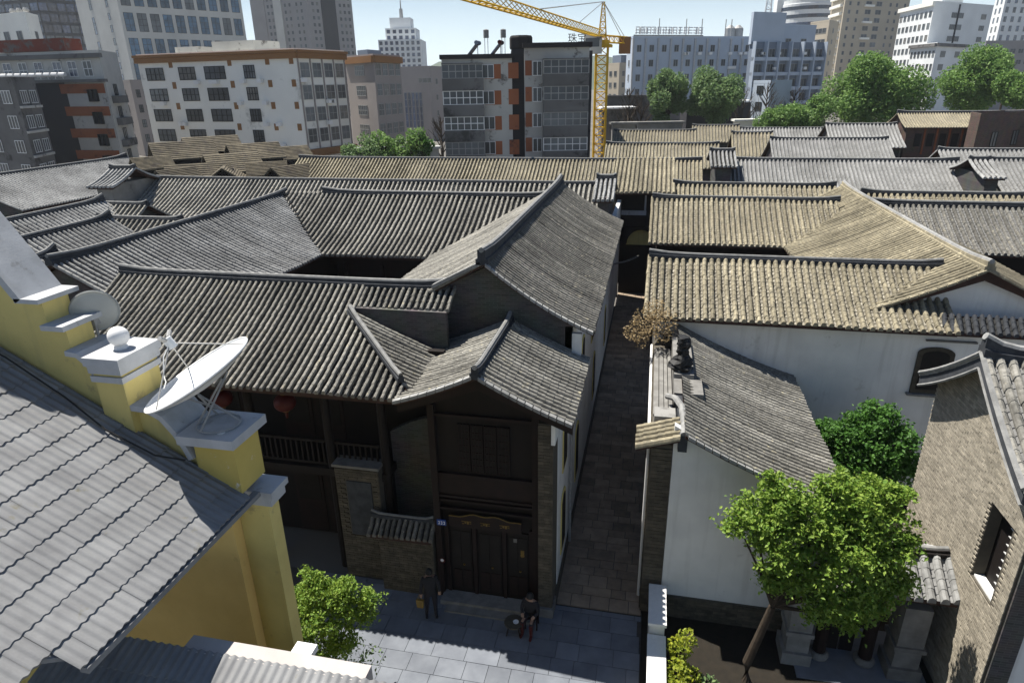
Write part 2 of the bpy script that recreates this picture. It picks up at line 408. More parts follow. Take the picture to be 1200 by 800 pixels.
ab = MB(); ab.box(-2.03, .40, 14.62, 46, -.10, -.035)
alley = ab.build('alley_pavement', 'grout'); tag(alley, 'worn brown stone paving of the narrow alley between halls', 'pavement', kind='structure')
cobme = ub.mesh('paving_stone', 'cobble')
y = 14.62; nst = 0
rest = MB()
while y < 45.6:
    dy = random.choice((.36, .42, .5)); x = -2.03
    while x < .38:
        wx = random.choice((.42, .55, .7, .85)); wx = min(wx, .40-x)
        if wx < .1: break
        z = -.03+random.uniform(-.008, .008)
        if nst < 290: inst('paving_stone', cobme, alley, (x+wx/2, y+dy/2, z), 0, (wx-.018, dy-.018, .06)); nst += 1
        else: rest.box(x+.009, x+wx-.009, y+.009, y+dy-.009, z-.03, z+.03)
        x += wx
    y += dy
rest.build('paving_stones_far', 'cobble', alley, kind='stuff')
gb = MB(); gb.box(.43, 14, 8, 22.2, -.1, -.02)
tag(gb.build('garden_soil', 'soil'), 'dark bare soil of the small garden bed', 'soil', kind='structure')

# ================================================================ long front hall (roof facing the plaza)
B1 = thing('front_hall', (-11.5, 14.4, 0), 'long two-storey timber hall with striped grey tile roof behind the satellite dishes', 'building')
sl = 1.8/3.95
def b1hi(u):
    X = -17.1+u
    return 3.95 if X < -8.43 else max(0, 2.77-.957*(X+8.43))
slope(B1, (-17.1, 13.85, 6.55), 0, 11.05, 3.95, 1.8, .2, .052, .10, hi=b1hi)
slope(B1, (-8.35, 13.85, 6.55), 0, 2.75, 3.95, 1.8, .2, .052, .10, lo=lambda u: 3.12)
slope(B1, (-5.86, 14.2, 6.69), R(90), 2.45, 2.57, 1.12, .17, .05, .03, hi=lambda u: min(2.57, max(0, 2.57-(16.62-(14.2+u))/.957)))
slope(B1, (-10.2, 21.7, 6.55), R(180), 6.9, 3.9, 1.8, .3, .06, .10, tl=0, joined=True, seg=3)
ridge(B1, (-17.15, 17.8, 8.33), (-5.75, 17.8, 8.33), .18, .2, .12, .06)
ridge(B1, (-6.1, 14.36, 6.84), (-8.45, 16.62, 7.86), .12, .16, .06, .06, name='hip_ridge', n=8)
mb = MB(); mb.box(-8.42, -5.6, 16.85, 17.0, 6.3, 7.93); mb.build('recess_wall', 'brickdk', B1)
mb = MB(); mb.box(-8.56, -8.42, 16.6, 17.0, 6.4, 7.95); mb.build('recess_cheek', 'coping', B1)
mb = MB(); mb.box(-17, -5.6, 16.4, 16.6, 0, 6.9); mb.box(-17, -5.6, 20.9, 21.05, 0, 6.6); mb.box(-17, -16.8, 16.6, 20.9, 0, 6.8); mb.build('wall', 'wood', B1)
mb = MB(); mb.prism([(-17.0, 16.6, 6.4), (-17.0, 20.9, 6.4), (-17.0, 17.8, 8.2)], (.15, 0, 0)); mb.build('gable', 'brickdky', B1)
mb = MB(); mb.box(-17, -7.0, 14.85, 16.4, 3.35, 3.6); mb.build('balcony_floor', 'wood', B1)
for x in (-16, -13.6, -11.2, -8.75, -7.05):
    mb = MB(); mb.tube([(x, 15.0, 0), (x, 15.0, 6.75)], .13, 10); mb.build('column', 'wood', B1)
mb = MB(); mb.box(-17, -6.0, 14.9, 15.1, 5.9, 6.2); mb.build('eave_beam', 'wood2', B1)
for x0, x1 in ((-15.9, -13.7), (-13.5, -11.3), (-11.1, -8.9), (-8.6, -7.2)):
    mb = MB(); mb.box(x0, x1, 14.95, 15.02, 4.4, 4.48); mb.box(x0, x1, 14.95, 15.02, 3.66, 3.74)
    rl = mb.build('railing', 'wood', B1); n = int((x1-x0)/.16); bm = MB(); bm.box(-.025, .025, -.02, .02, 0, .66); me = bm.mesh('baluster', 'wood')
    for k in range(n): inst('baluster', me, rl, (x0+(x1-x0)*(k+.5)/n, 14.985, 3.74))
for x0, x1 in ((-15.9, -14.8), (-13.4, -12.4), (-11.0, -10.0), (-9.9, -8.95)):
    mb = MB(); mb.box(x0, x1, 16.36, 16.4, .1, 2.9); d = mb.build('door', 'wood2', B1)
    mb = MB(); mb.box(x0+.1, x1-.1, 16.34, 16.358, 1.3, 2.7); mb.build('panel', 'dark', d)
    mb = MB(); mb.box(x0, x1, 16.36, 16.4, 3.7, 5.8); d = mb.build('window', 'wood2', B1)
    mb = MB(); mb.box(x0+.1, x1-.1, 16.34, 16.358, 4.2, 5.7); mb.build('pane', 'dark', d)

# brick pier with slate panel, and the low tiled wall in front of the hall
pr = thing('brick_pier', (-7.8, 14.8, 0), 'shaded brick pier with recessed slate panel left of the low tiled wall', 'pier')
mb = MB(); mb.box(-8.5, -7.16, 14.64, 15.1, -.03, 3.86); wpart = mb.build('core', 'mortar', pr)
bricks(wpart, 'y-', -8.5, -7.16, 0, 3.85, 14.638, limit=160, bh=.085, bw=.28, holes=((-8.18, -7.4, 1.55, 3.45),))
mb = MB(); mb.box(-8.17, -7.41, 14.60, 14.637, 1.57, 3.43); mb.build('slate_panel', 'ridge', pr)
mb = MB(); mb.box(-8.56, -7.12, 14.58, 15.12, 3.87, 3.95); mb.build('cap', 'stone', pr)
lw = thing('low_wall', (-6.4, 14.35, 0), 'low brick wall with tiled coping beside the entrance doors', 'wall')
mb = MB(); mb.box(-7.15, -5.52, 14.25, 14.5, -.03, 2.05); wpart = mb.build('core', 'mortar', lw)
bricks(wpart, 'y-', -7.15, -5.52, 0, 2.04, 14.248, limit=160, bh=.085, bw=.28)
slope(lw, (-7.35, 14.02, 2.1), 0, 1.85, .42, .34, .17, .055, 0, tl=.14, tile='tile_d')
slope(lw, (-5.5, 14.86, 2.1), R(180), 1.85, .42, .34, .17, .055, 0, tl=.14, tile='tile_d')
ridge(lw, (-7.4, 14.44, 2.43), (-5.5, 14.44, 2.43), .1, .12, .1, .045, n=8)
lw2 = thing('side_wall', (-6.3, 15.7, 0), 'dark plastered round-headed wall in the recess beside the gabled entrance bay', 'wall')
mb = MB(); pts = [(-7.1, 15.6, -.03), (-5.55, 15.6, -.03), (-5.55, 15.6, 4.6)]+[(-5.55-1.55*t/8, 15.6, 4.6+.6*math.sin(math.pi*(.5+t/16))) for t in range(1, 9)]
mb.prism(pts, (0, .2, 0)); mb.build('wall', 'brickdk', lw2)

# ================================================================ gabled entrance bay
C = thing('entrance_bay', (-3.9, 14.4, 0), 'dark timber entrance bay with gabled tile roof facing the plaza', 'building')
slope(C, (-6.08, 17.75, 6.58), R(-90), 4.0, 2.18, .88, .165, .056, .05, lo=lambda u: .2 if u < 3.3 else 0)
slope(C, (-1.53, 13.75, 6.36), R(90), 4.0, 2.37, 1.10, .2, .06, .06)
ridge(C, (-3.9, 13.62, 7.43), (-3.9, 17.7, 7.43), .18, .22, .10, .065)
verge(C, (-1.53, 13.75, 6.36), R(90), -.07, 2.3, 1.07, .06, 12, 'tile_b', .2)
verge(C, (-6.08, 17.75, 6.58), R(-90), 4.07, 2.1, .85, .05, 9, 'tile_b', .16)
mb = MB()
mb.prism([(-6.05, 13.83, 6.50), (-3.9, 13.83, 7.36), (-3.9, 13.83, 7.05), (-6.05, 13.83, 6.24)], (0, .05, 0))
mb.prism([(-3.9, 13.83, 7.36), (-1.55, 13.83, 6.30), (-1.55, 13.83, 6.04), (-3.9, 13.83, 7.05)], (0, .05, 0)); mb.build('barge_board', 'wood2', C)
mb = MB(); mb.prism([(-5.45, 14.45, 4.15), (-2.46, 14.45, 4.15), (-2.46, 14.45, 6.62), (-3.9, 14.45, 7.25), (-5.45, 14.45, 6.7)], (0, .15, 0)); mb.build('gable_boarding', 'wood', C)
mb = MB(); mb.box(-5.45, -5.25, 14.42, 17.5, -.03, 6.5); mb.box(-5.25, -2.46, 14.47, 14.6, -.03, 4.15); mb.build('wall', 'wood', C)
for x in (-5.35, -2.56):
    mb = MB(); mb.box(x-.09, x+.09, 14.30, 14.418, 0, 6.3); mb.build('post', 'wood2', C)
for z, t in ((4.12, .10), (3.45, .07), (3.32, .06), (3.05, .06), (5.95, .08)):
    mb = MB(); mb.box(-5.26, -2.65, 14.34, 14.44, z, z+t); mb.build('beam', 'wood2', C)
mb = MB(); mb.box(-5.26, -2.65, 14.39, 14.44, 3.5, 4.12); mb.build('frieze_board', 'wood2', C)
for k in range(4):                                                     # lattice windows
    x0 = -4.66+k*.36
    mb = MB(); mb.box(x0, x0+.33, 14.40, 14.448, 4.3, 5.75); f = mb.build('lattice_window', 'dark', C)
    for i in range(4):
        mb = MB(); x = x0+.02+i*.29/3; mb.box(x-.012, x+.012, 14.375, 14.40, 4.3, 5.75); mb.build('mullion', 'wood2', f)
    for i in range(8):
        mb = MB(); z = 4.32+i*1.40/7; mb.box(x0, x0+.33, 14.372, 14.39, z-.012, z+.012); mb.build('lattice_bar', 'wood2', f)
for i, (x0, x1) in enumerate(((-5.02, -4.42), (-4.22, -3.55), (-3.37, -2.78))):   # doors
    mb = MB(); mb.box(x0, x1, 14.43, 14.468, .16, 2.45); d = mb.build('door', 'wood', C)
    for s in (0, 1):
        xm = (x0+x1)/2; a, b = (x0+.04, xm-.02) if s == 0 else (xm+.02, x1-.04)
        mb = MB(); mb.box(a, b, 14.415, 14.428, 1.1, 2.3); mb.build('glazing', 'dark', d)
        mb = MB(); mb.box(a, b, 14.415, 14.428, .3, .95); mb.build('panel', 'wood2', d)
    mb = MB(); mb.lathe(((x0+x1)/2+.06, 14.40, 1.15), [(.03, 0), (.03, .03)], 8); mb.build('handle', 'gold', d)
for x in (-5.13, -4.32, -3.46, -2.70):
    mb = MB(); mb.box(x-.05, x+.05, 14.38, 14.468, .1, 2.6); mb.build('door_post', 'wood2', C)
sg = MB(); pts = [(-5.0, 14.28, 2.55), (-2.95, 14.28, 2.55)]
for k in range(21):
    t = k/20; pts.append((-2.95-2.05*t, 14.28, 2.86+.13*math.sin(math.pi*t)+.03*math.cos(6*math.pi*t)))
sg.prism(pts, (0, .06, 0)); sign = sg.build('sign_board', 'wood2', C)
rim = MB(); rim.tube([Vector(p)+Vector((0, -.005, .012)) for p in pts[2:]], .014, 5); rim.build('sign_rim', 'gold', sign)
for cx in (-4.5, -3.97, -3.42):                                         # worn gilt strokes on the board
    mb = MB()
    for k in range(4):
        a = cx-.12+.07*k; z = 2.68+.02*(k % 2); mb.box(a, a+.05, 14.27, 14.278, z, z+.018+.03*(k % 3))
    mb.box(cx-.14, cx+.14, 14.27, 14.277, 2.76, 2.775); mb.build('gilt_character', 'gold', sign)
mb = MB(); mb.box(-5.36, -5.1, 14.27, 14.298, 2.54, 2.72); pl = mb.build('number_plate', 'blue', C)
for k in range(3):
    mb = MB(); x = -5.32+.075*k; mb.box(x, x+.045, 14.262, 14.268, 2.58, 2.6); mb.box(x, x+.045, 14.262, 14.268, 2.66, 2.68); mb.box(x+.03, x+.045, 14.261, 14.267, 2.58, 2.68); mb.build('plate_digit', 'paint', pl)
mb = MB(); mb.tube([(-5.28, 14.30, 1.3), (-5.28, 14.27, 1.3)], .085, 14); pl2 = mb.build('round_plate', 'red', C)
mb = MB(); mb.tube([(-5.28, 14.268, 1.32), (-5.28, 14.262, 1.32)], .05, 10); mb.build('plate_mark', 'paint', pl2)
mb = MB(); mb.tube([(-2.95, 14.43, 1.72), (-2.95, 14.405, 1.72)], .06, 10); mb.box(-3.0, -2.9, 14.404, 14.414, 1.78, 1.9); mb.build('gilt_emblem', 'gold', C)
mb = MB(); mb.box(-3.2, -3.1, 14.404, 14.412, 2.15, 2.27); mb.build('notice', 'stone', C)
mb = MB(); mb.box(-5.3, -2.5, 13.95, 14.42, -.03, .15); stp = mb.build('door_step', 'stone', C)
mb = MB(); mb.box(-5.1, -2.6, 13.68, 13.948, -.03, .06); mb.build('lower_step', 'stone', stp)
mb = MB(); mb.box(-2.45, -2.06, 14.12, 14.9, -.03, 6.12); pier = mb.build('brick_quoin', 'mortar', C)
bricks(pier, 'y-', -2.45, -2.06, .3, 6.1, 14.118, limit=200, bh=.095, bw=.30)
mb = MB(); mb.box(-2.5, -2.02, 14.02, 14.6, -.03, .3); mb.build('pier_base', 'stone', C)
mb = MB(); mb.box(-2.1, -2.0, 14.0, 14.5, 5.6, 6.3); mb.build('corbel', 'white', C)

# ================================================================ tall side hall along the alley
D = thing('alley_hall', (-5, 24, 0), 'tall hall beside the alley with steep weathered roof and dark brick gable', 'building')
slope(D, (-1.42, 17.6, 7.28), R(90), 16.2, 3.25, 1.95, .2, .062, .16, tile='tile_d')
def dlo(u):
    Y = 33.8-u; v = 0
    if Y > 28: v = .83*(Y-28)
    if Y < 21.7: v = max(v, (1.8-.456*(max(Y, 17.8)-17.8))/.506)
    return v
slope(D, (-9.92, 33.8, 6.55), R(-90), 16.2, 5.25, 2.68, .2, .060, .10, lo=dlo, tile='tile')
ridge(D, (-4.67, 17.5, 9.2), (-4.67, 33.9, 9.2), .24, .3, .14, .08)
verge(D, (-1.42, 17.6, 7.28), R(90), -.07, 3.15, 1.9, .16, 17, 'tile_b', .2)
verge(D, (-9.92, 33.8, 6.55), R(-90), 16.27, 1.6, 1.0, 0, 1, 'tile_b', .01)
mb = MB()
for k in range(6):
    a, b = 3.7+k*.25, 3.7+(k+1)*.25; za, zb = 6.55+2.68*a/5.25-.02, 6.55+2.68*b/5.25-.02
    mb.prism([(-9.92+a, 17.5, za), (-9.92+b-.01, 17.5, zb), (-9.92+b-.01, 17.5, zb+.11), (-9.92+a, 17.5, za+.11)], (0, .2, 0))
mb.build('verge_coping', 'tile_b', D)
mb = MB(); mb.prism([(-8.6, 17.85, 4), (-2.05, 17.85, 4), (-2.05, 17.85, 7.45), (-2.9, 17.85, 7.9), (-4.67, 17.85, 9.05), (-6.6, 17.85, 8.05), (-8.6, 17.85, 7.0)], (0, .2, 0)); mb.build('gable_wall', 'brickdk', D)
mb = MB(); mb.prism([(-9.3, 33.4, 0), (-2.05, 33.4, 0), (-2.05, 33.4, 7.45), (-4.67, 33.4, 9.0), (-9.3, 33.4, 6.7)], (0, .2, 0)); mb.build('far_gable_wall', 'white', D)
wn = [(15.5, 1.0, 2.9), (15.7, 3.7, 5.2), (18.9, 1.3, 3.3), (20.3, 4.4, 5.9), (24.0, 4.4, 5.9), (25.2, 1.3, 3.3), (28.2, 4.4, 5.9), (31.5, 1.3, 3.3)]
mb = MB()
mb.box(-2.28, -2.04, 14.9, 17.85, .45, 6.35); mb.box(-2.28, -2.04, 17.85, 33.5, .45, 7.35); mb.box(-2.28, -2.04, 33.5, 44.45, .45, 6.7); aw = mb.build('alley_wall', 'white', D)
mb = MB(); mb.box(-2.28, -2.0, 14.62, 33.5, -.1, .45); mb.build('plinth', 'mortar', D)
for (y, z0, z1) in wn:
    pts = [(-2.035, y, z0), (-2.035, y+.9, z0), (-2.035, y+.9, z1-.2)]+[(-2.035, y+.45+.45*math.cos(math.pi*k/8), z1-.2+.3*math.sin(math.pi*k/8)) for k in range(1, 8)]+[(-2.035, y, z1-.2)]
    mb = MB(); mb.prism(pts, (.03, 0, 0)); wd_ = mb.build('window', 'yellow', D)
    c_ = Vector((-2.0, y+.45, (z0+z1)/2)); mb = MB()
    mb.prism([(-2.004, c_.y+(p[1]-c_.y)*.8, c_.z+(p[2]-c_.z)*.88) for p in pts], (.006, 0, 0)); mb.build('pane', 'dark', wd_)
mb = MB(); mb.box(-2.06, -1.78, 17.7, 17.845, 6.45, 7.2); mb.build('corner_pier', 'white', D)
mb = MB(); mb.tube([(-1.96, 17.2, .2), (-1.96, 17.2, 6.1)], .045, 8); mb.build('drain_pipe', 'metal', D)

# ================================================================ rear hall and left wing round the courtyard
E_ = thing('courtyard_rear_hall', (-12.5, 30, 0), 'rear hall with bright striped roof across the dark courtyard', 'building')
def elo(u):
    X = -20+u; v = 0
    if X < -15.4: v = 1.12*(-15.4-X)
    if X > -9.92: v = 1.2*(X+9.92)
    return v
slope(E_, (-20, 28, 6.5), 0, 15.2, 5.0, 2.12, .27, .072, .16, lo=elo, tl=.24)
slope(E_, (-4.8, 36.0, 6.9), R(180), 13, 3.0, 1.7, .4, .08, .05, tl=0, joined=True, seg=3)
ridge(E_, (-17.6, 33, 8.6), (-4.9, 33, 8.6), .18, .2, .16, .065)
mb = MB(); mb.box(-15.2, -10.1, 29.0, 29.2, 0, 6.7); mb.box(-20, -4.9, 35.3, 35.5, 0, 6.8); mb.build('wall', 'wood2', E_)
mb = MB(); mb.box(-15.4, -10, 28.7, 28.9, 5.9, 6.35); mb.build('eave_beam', 'wood2', E_)
for x in (-14.6, -12.7, -10.8):
    mb = MB(); mb.tube([(x, 28.75, 0), (x, 28.75, 6.0)], .13, 8); mb.build('column', 'wood2', E_)
F_ = thing('courtyard_left_wing', (-19, 25, 0), 'left courtyard wing with finely ribbed grey roof and long bluish ridge', 'building')
slope(F_, (-15.4, 17.9, 6.5), R(90), 15.4, 4.6, 2.02, .235, .062, .14, lo=lambda u: max(0, .96*(17.9+u-28)), tl=.24, tile='tile_b')
slope(F_, (-24.4, 33.3, 6.5), R(-90), 15.4, 4.4, 2.02, .4, .08, .05, tl=0, joined=True, seg=3)
ridge(F_, (-20, 17.8, 8.5), (-20, 33.3, 8.5), .2, .2, .14, .07)
mb = MB(); mb.prism([(-24, 18.2, 0), (-15.8, 18.2, 0), (-15.8, 18.2, 6.5), (-20, 18.2, 8.35), (-24, 18.2, 6.5)], (0, .2, 0)); mb.build('gable_wall', 'brickdk', F_)
mb = MB(); mb.box(-16.2, -16.0, 18.4, 33, 0, 6.5); mb.build('wall', 'wood2', F_)
mb = MB(); mb.box(-16, -10, 21, 29, -.1, 0.0); tag(mb.build('courtyard_pavement', 'cobble'), 'shaded paving of the enclosed courtyard', 'pavement', kind='structure')

# ================================================================ right side: white-walled hall
R1 = thing('white_walled_hall', (5, 24, 0), 'white plastered hall with yellowed tile roof behind the green trees', 'building')
slope(R1, (0.02, 21.8, 6.38), 0, 9.75, 2.8, 1.47, .25, .078, .06, tile='tile_y', pan='pan_y', tl=.22)
slope(R1, (9.7, 27.4, 6.38), R(180), 9.7, 2.8, 1.47, .35, .08, .05, tl=0, joined=True, seg=3)
ridge(R1, (0.0, 24.6, 7.84), (10.0, 24.6, 7.84), .16, .16, .12, .055)
mb = MB(); mb.box(.36, 17, 22.3, 22.5, -.1, 6.45); mb.build('front_wall', 'white', R1)
mb = MB(); mb.box(.36, .56, 22.5, 27, -.1, 6.45); mb.prism([(.36, 22.5, 6.45), (.36, 27, 6.45), (.36, 24.6, 7.7)], (.2, 0, 0)); mb.build('alley_wall', 'brickdky', R1)
wpt = [(8.95, 22.3, 4.05), (10.05, 22.3, 4.05), (10.05, 22.3, 5.5)]+[(9.5+.55*math.cos(math.pi*k/10), 22.3, 5.5+.22*math.sin(math.pi*k/10)) for k in range(1, 10)]+[(8.95, 22.3, 5.5)]
mb = MB(); mb.prism([(p[0], 22.22, p[2]) for p in wpt], (0, .075, 0)); wi = mb.build('arched_window', 'brick', R1)
mb = MB(); mb.prism([(9.5+(p[0]-9.5)*.74, 22.205, 4.2+(p[2]-4.05)*.84) for p in wpt], (0, .012, 0)); mb.build('pane', 'dark', wi)
mb = MB(); mb.box(8.85, 10.15, 22.12, 22.29, 3.97, 4.04); mb.build('sill', 'stone', wi)
mb = MB(); mb.box(9.1, 10.6, 22.2, 22.298, 5.93, 5.98); mb.build('drip_mould', 'stone', R1)
R3 = thing('gable_fronted_wing', (10.6, 32, 0), 'wing with yellowed roof sweeping up to a white gable above pent tiles', 'building')
slope(R3, (6.45, 41, 6.38), R(-90), 18.2, 4.2, 1.85, .23, .07, .12, tile='tile_y', pan='pan_y', tl=.25)
slope(R3, (14.8, 22.8, 6.38), R(90), 18.2, 4.2, 1.85, .4, .08, .12, tile='tile_y', tl=0, joined=True, seg=3)
ridge(R3, (10.65, 22.75, 8.2), (10.65, 41, 8.2), .22, .2, .14, .08, mat='tile_y', cap='tile_b')
verge(R3, (6.45, 41, 6.38), R(-90), 18.25, 4.1, 1.8, .12, 16, 'tile_y', .14)
mb = MB(); mb.prism([(8.0, 23.2, 6.4), (13.5, 23.2, 6.4), (10.65, 23.2, 8.05)], (0, .2, 0)); mb.build('gable_wall', 'white', R3)
for s in (-1, 1):
    mb = MB(); mb.prism([(10.65, 22.9, 8.08), (10.65+s*4.1, 22.9, 6.32), (10.65+s*4.1, 22.9, 6.16), (10.65, 22.9, 7.86)], (0, .06, 0)); mb.build('barge_board', 'board', R3)
slope(R3, (9.5, 21.95, 6.35), 0, 5.5, .45, .42, .22, .07, 0, tile='ridge', tl=.16)  # pent tiles take the dark ridge colour in place of the gable's shade
mb = MB(); mb.box(9.45, 15, 22.41, 22.5, 6.5, 6.72); mb.build('pent_wall', 'white', R3)
R2 = thing('second_right_hall', (4, 36, 0), 'hall with straight yellowed roof rows behind the white walled hall', 'building')
slope(R2, (0.0, 33.1, 6.38), 0, 9.3, 3.6, 1.72, .26, .08, .10, tile='tile_y', pan='pan_y', tl=.25)
slope(R2, (9.3, 40, 6.38), R(180), 9.3, 3.3, 1.72, .4, .08, .05, tl=0, joined=True, seg=3, tile='tile_y')
ridge(R2, (-.02, 36.7, 8.08), (9.5, 36.7, 8.08), .16, .16, .12, .055)
mb = MB(); mb.box(.36, 9, 33.8, 34, 0, 6.5); mb.build('wall', 'wood', R2)
mb = MB(); mb.box(.36, .56, 34, 39.5, 0, 6.4); mb.prism([(.36, 34, 6.4), (.36, 39.5, 6.4), (.36, 36.7, 7.9)], (.2, 0, 0)); mb.build('alley_wall', 'wood2', R2)
R4 = thing('right_rear_hall', (15, 35, 0), 'brown grey hall right of the sweeping wing, behind its long ridge', 'building')
slope(R4, (10.7, 33, 6.35), 0, 14, 3.3, 1.7, .26, .08, .08, tile='tile_d', pan='pan_b', tl=.25)
slope(R4, (24.7, 39.6, 6.35), R(180), 14, 3.3, 1.7, .4, .08, .05, tl=0, joined=True, seg=3)
ridge(R4, (10.8, 36.3, 8.03), (24.9, 36.3, 8.03), .2, .2, .1, .07)
mb = MB(); mb.box(11, 24, 33.8, 34, 0, 6.4); mb.build('wall', 'wood', R4)
R6 = thing('right_edge_hall', (17, 26, 0), 'low grey roofed hall right of the white gable', 'building')
slope(R6, (14.6, 23.2, 6.1), 0, 9, 2.6, 1.3, .26, .08, .08, tile='tile_y', pan='pan_y', tl=.25)
ridge(R6, (14.4, 25.8, 7.4), (23.6, 25.8, 7.4), .2, .2, .1, .07)
mb = MB(); mb.box(14.9, 23.4, 25.4, 25.8, 0, 7.1); mb.build('wall', 'brickdk', R6)

# ================================================================ lean-to hall with white end wall
S = thing('lean_to_hall', (3, 18, 0), 'lean-to with ribbed grey roof and white end wall beside the alley', 'building')
slope(S, (5.2, 14.45, 4.28), R(90), 7.8, 4.05, 1.68, .195, .062, .13)
verge(S, (5.2, 14.45, 4.28), R(90), -.06, 4.0, 1.65, .13, 20, 'tile_b', .16)
zS = lambda x: 4.28+1.68*(5.2-x)/4.05-.52*((5.2-x)/4.05)*(1-(5.2-x)/4.05)-.08
mb = MB(); mb.prism([(.9, 14.8, .72), (4.6, 14.8, .72)]+[(4.6-3.7*k/8, 14.8, zS(4.6-3.7*k/8)) for k in range(9)], (0, .2, 0)); mb.build('end_wall', 'white', S)
mb = MB(); mb.box(.9, 4.62, 14.76, 15.0, -.1, .72); pk = mb.build('plinth', 'mortar', S)
bricks(pk, 'y-', .9, 4.6, 0, .71, 14.758, limit=140, bh=.10, bw=.32)
mb = MB(); mb.box(4.42, 4.6, 15.0, 22.2, -.1, 4.4); mb.build('side_wall', 'brickdky', S)
aw = thing('alley_wall', (.6, 18.5, 0), 'tall old brick wall along the alley side of the lean-to', 'wall')
mb = MB(); mb.box(.36, .89, 14.82, 22.28, -.1, 5.45); wc = mb.build('core', 'mortar', aw)
bricks(wc, 'y-', .36, .89, .05, 5.4, 14.818, limit=260, bh=.11, bw=.36)
bricks(wc, 'x-', 14.85, 22.2, .05, 5.4, .358, limit=0, bh=.11, bw=.36)
mb = MB(); mb.box(.93, 1.5, 17.9, 20.9, 5.5, 6.05); mb.build('coping_slab', 'stone', aw)
mb = MB(); mb.box(.93, 1.72, 16.9, 17.88, 5.45, 5.92); mb.build('coping_block', 'stone', aw)
mb = MB(); mb.box(.40, .95, 15.65, 16.2, 5.452, 5.8); mb.build('loose_block', 'concrete', aw)
for k, (x0, x1, z) in enumerate(((.38, .52, 5.47), (.54, .66, 5.50), (.68, .78, 5.47), (.80, .90, 5.52))):
    mb = MB(); mb.box(x0, x1, 16.3, 21.2, 5.452, z+.05); mb.build('plank', 'stone', aw)
slope(aw, (-.02, 15.5, 5.42), R(-90), .92, 1.05, .36, .22, .085, 0, tl=.18, tile='tile_y')
mb = MB(); pts = [(1.12, 14.6, 5.88), (1.14, 15.2, 5.92), (1.1, 15.9, 6.0), (.95, 16.5, 5.95), (.75, 16.9, 5.8)]; mb.tube(pts, .09, 8); mb.build('curved_coping', 'ridgecap', aw)
mb = MB(); mb.box(1.0, 1.22, 14.6, 16.9, 5.4, 5.86); mb.build('coping_base', 'ridge', aw)
mb = MB(); mb.tube([(.30, 15.3, 5.2), (.30, 22.2, 5.2)], .05, 8); mb.tube([(.30, 15.3, 5.2), (.30, 15.3, .1)], .045, 8); mb.build('drain_pipe', 'paint', aw)
mb = MB(); mb.box(2.2, 2.5, 22.1, 22.28, 4.2, 4.3); 

# stone ornament and pot on the wall
orn = thing('stone_ornament', (1.15, 18.3, 6.05), 'dark knobbly stone ornament standing on the wall coping', 'ornament')
def rough(mb, c, rad, hh, n=11, m_=14, k=.3):
    prof = []
    for i_ in range(m_):
        t_ = i_/(m_-1); prof.append((rad*(1-.55*t_)*(1+.25*math.sin(9*t_)), hh*t_))
    k0 = len(mb.v); mb.lathe(c, prof, n)
    for q_ in range(k0, len(mb.v)):
        v = Vector(mb.v[q_])-Vector(c); f_ = random.uniform(1-k, 1+k); mb.v[q_] = (c[0]+v.x*f_, c[1]+v.y*f_, mb.v[q_][2]+random.uniform(-.03, .03))
mb = MB(); rough(mb, (1.15, 18.3, 6.07), .3, 1.0); mb.build('rock', 'black', orn)
mb = MB(); mb.lathe((1.15, 18.3, 6.05), [(.3, 0), (.3, .06)], 10); mb.build('base', 'stone', orn)
pt = thing('plant_pot', (.95, 21.3, 5.5), 'dark pot holding a large dried brown plant above the alley', 'plant')
mb = MB(); mb.lathe((.95, 21.3, 5.47), [(.2, 0), (.3, .2), (.33, .45), (.28, .5)], 14); mb.build('pot', 'black', pt)

# ================================================================ brick gable house at the right edge
BH = thing('brick_gable_house', (9, 14.7, 0), 'tan brick gable house with small louvred window and upswept ridge', 'house')
holes = ((12.72, 13.62, 3.5, 5.45),)
gtop = lambda y: 8.28-.6*abs(y-14.7)
mb = MB()
def gw(y0, y1, z0):                                                  # wall slices up to the gable line
    ys = [y0]+([14.7] if y0 < 14.7 < y1 else [])+[y1]
    pts = [(7.6, y0, z0), (7.6, y1, z0)]+[(7.6, y, gtop(y)) for y in reversed(ys)]
    mb.prism(pts, (.3, 0, 0))
gw(12.2, 12.72, -.1); gw(13.62, 17.3, -.1); gw(12.72, 13.62, 5.45); mb.box(7.6, 7.9, 12.72, 13.62, -.1, 3.5)
wc = mb.build('gable_wall', 'mortar', BH)
bricks(wc, 'x-', 12.2, 17.3, 0, 8.3, 7.598, 'brickpale', .22, .062, .02, cut=lambda a, z: z < gtop(a)-.02, limit=300, holes=holes, joint=.007)
mb = MB(); mb.box(7.85, 7.95, 12.72, 13.62, 3.5, 5.45); wi = mb.build('window', 'wood', BH)
for k in range(9):
    mb = MB(); z = 3.62+k*.2; mb.prism([(7.80, 12.76, z), (7.70, 12.76, z+.05), (7.70, 12.76, z+.07), (7.80, 12.76, z+.02)], (0, .22, 0)); mb.build('louvre', 'paint', wi)
mb = MB(); mb.prism([(7.64, 12.74, 3.505), (7.64, 13.60, 3.505), (7.84, 13.60, 3.505), (7.84, 12.74, 3.505)], (0, 0, .05)); mb.build('sill', 'white', wi)
mb = MB(); mb.box(7.64, 8.05, 12.14, 12.196, -.1, 6.7); mb.build('corner_quoin', 'brickdk', BH)
mb = MB(); mb.box(8.06, 14, 12.16, 12.4, -.1, 6.7); mb.build('side_wall', 'white', BH)
mb = MB(); mb.box(7.9, 14, 17.1, 17.3, -.1, 6.5); mb.build('far_wall', 'white', BH)
slope(BH, (7.22, 12.02, 6.72), 0, 6.5, 2.68, 1.66, .24, .085, .08, tile='tile', pan='pan_b', tl=.24)
slope(BH, (13.72, 17.38, 6.72), R(180), 6.5, 2.68, 1.66, .24, .085, .08, tile='tile_b', pan='pan_b', tl=.24)
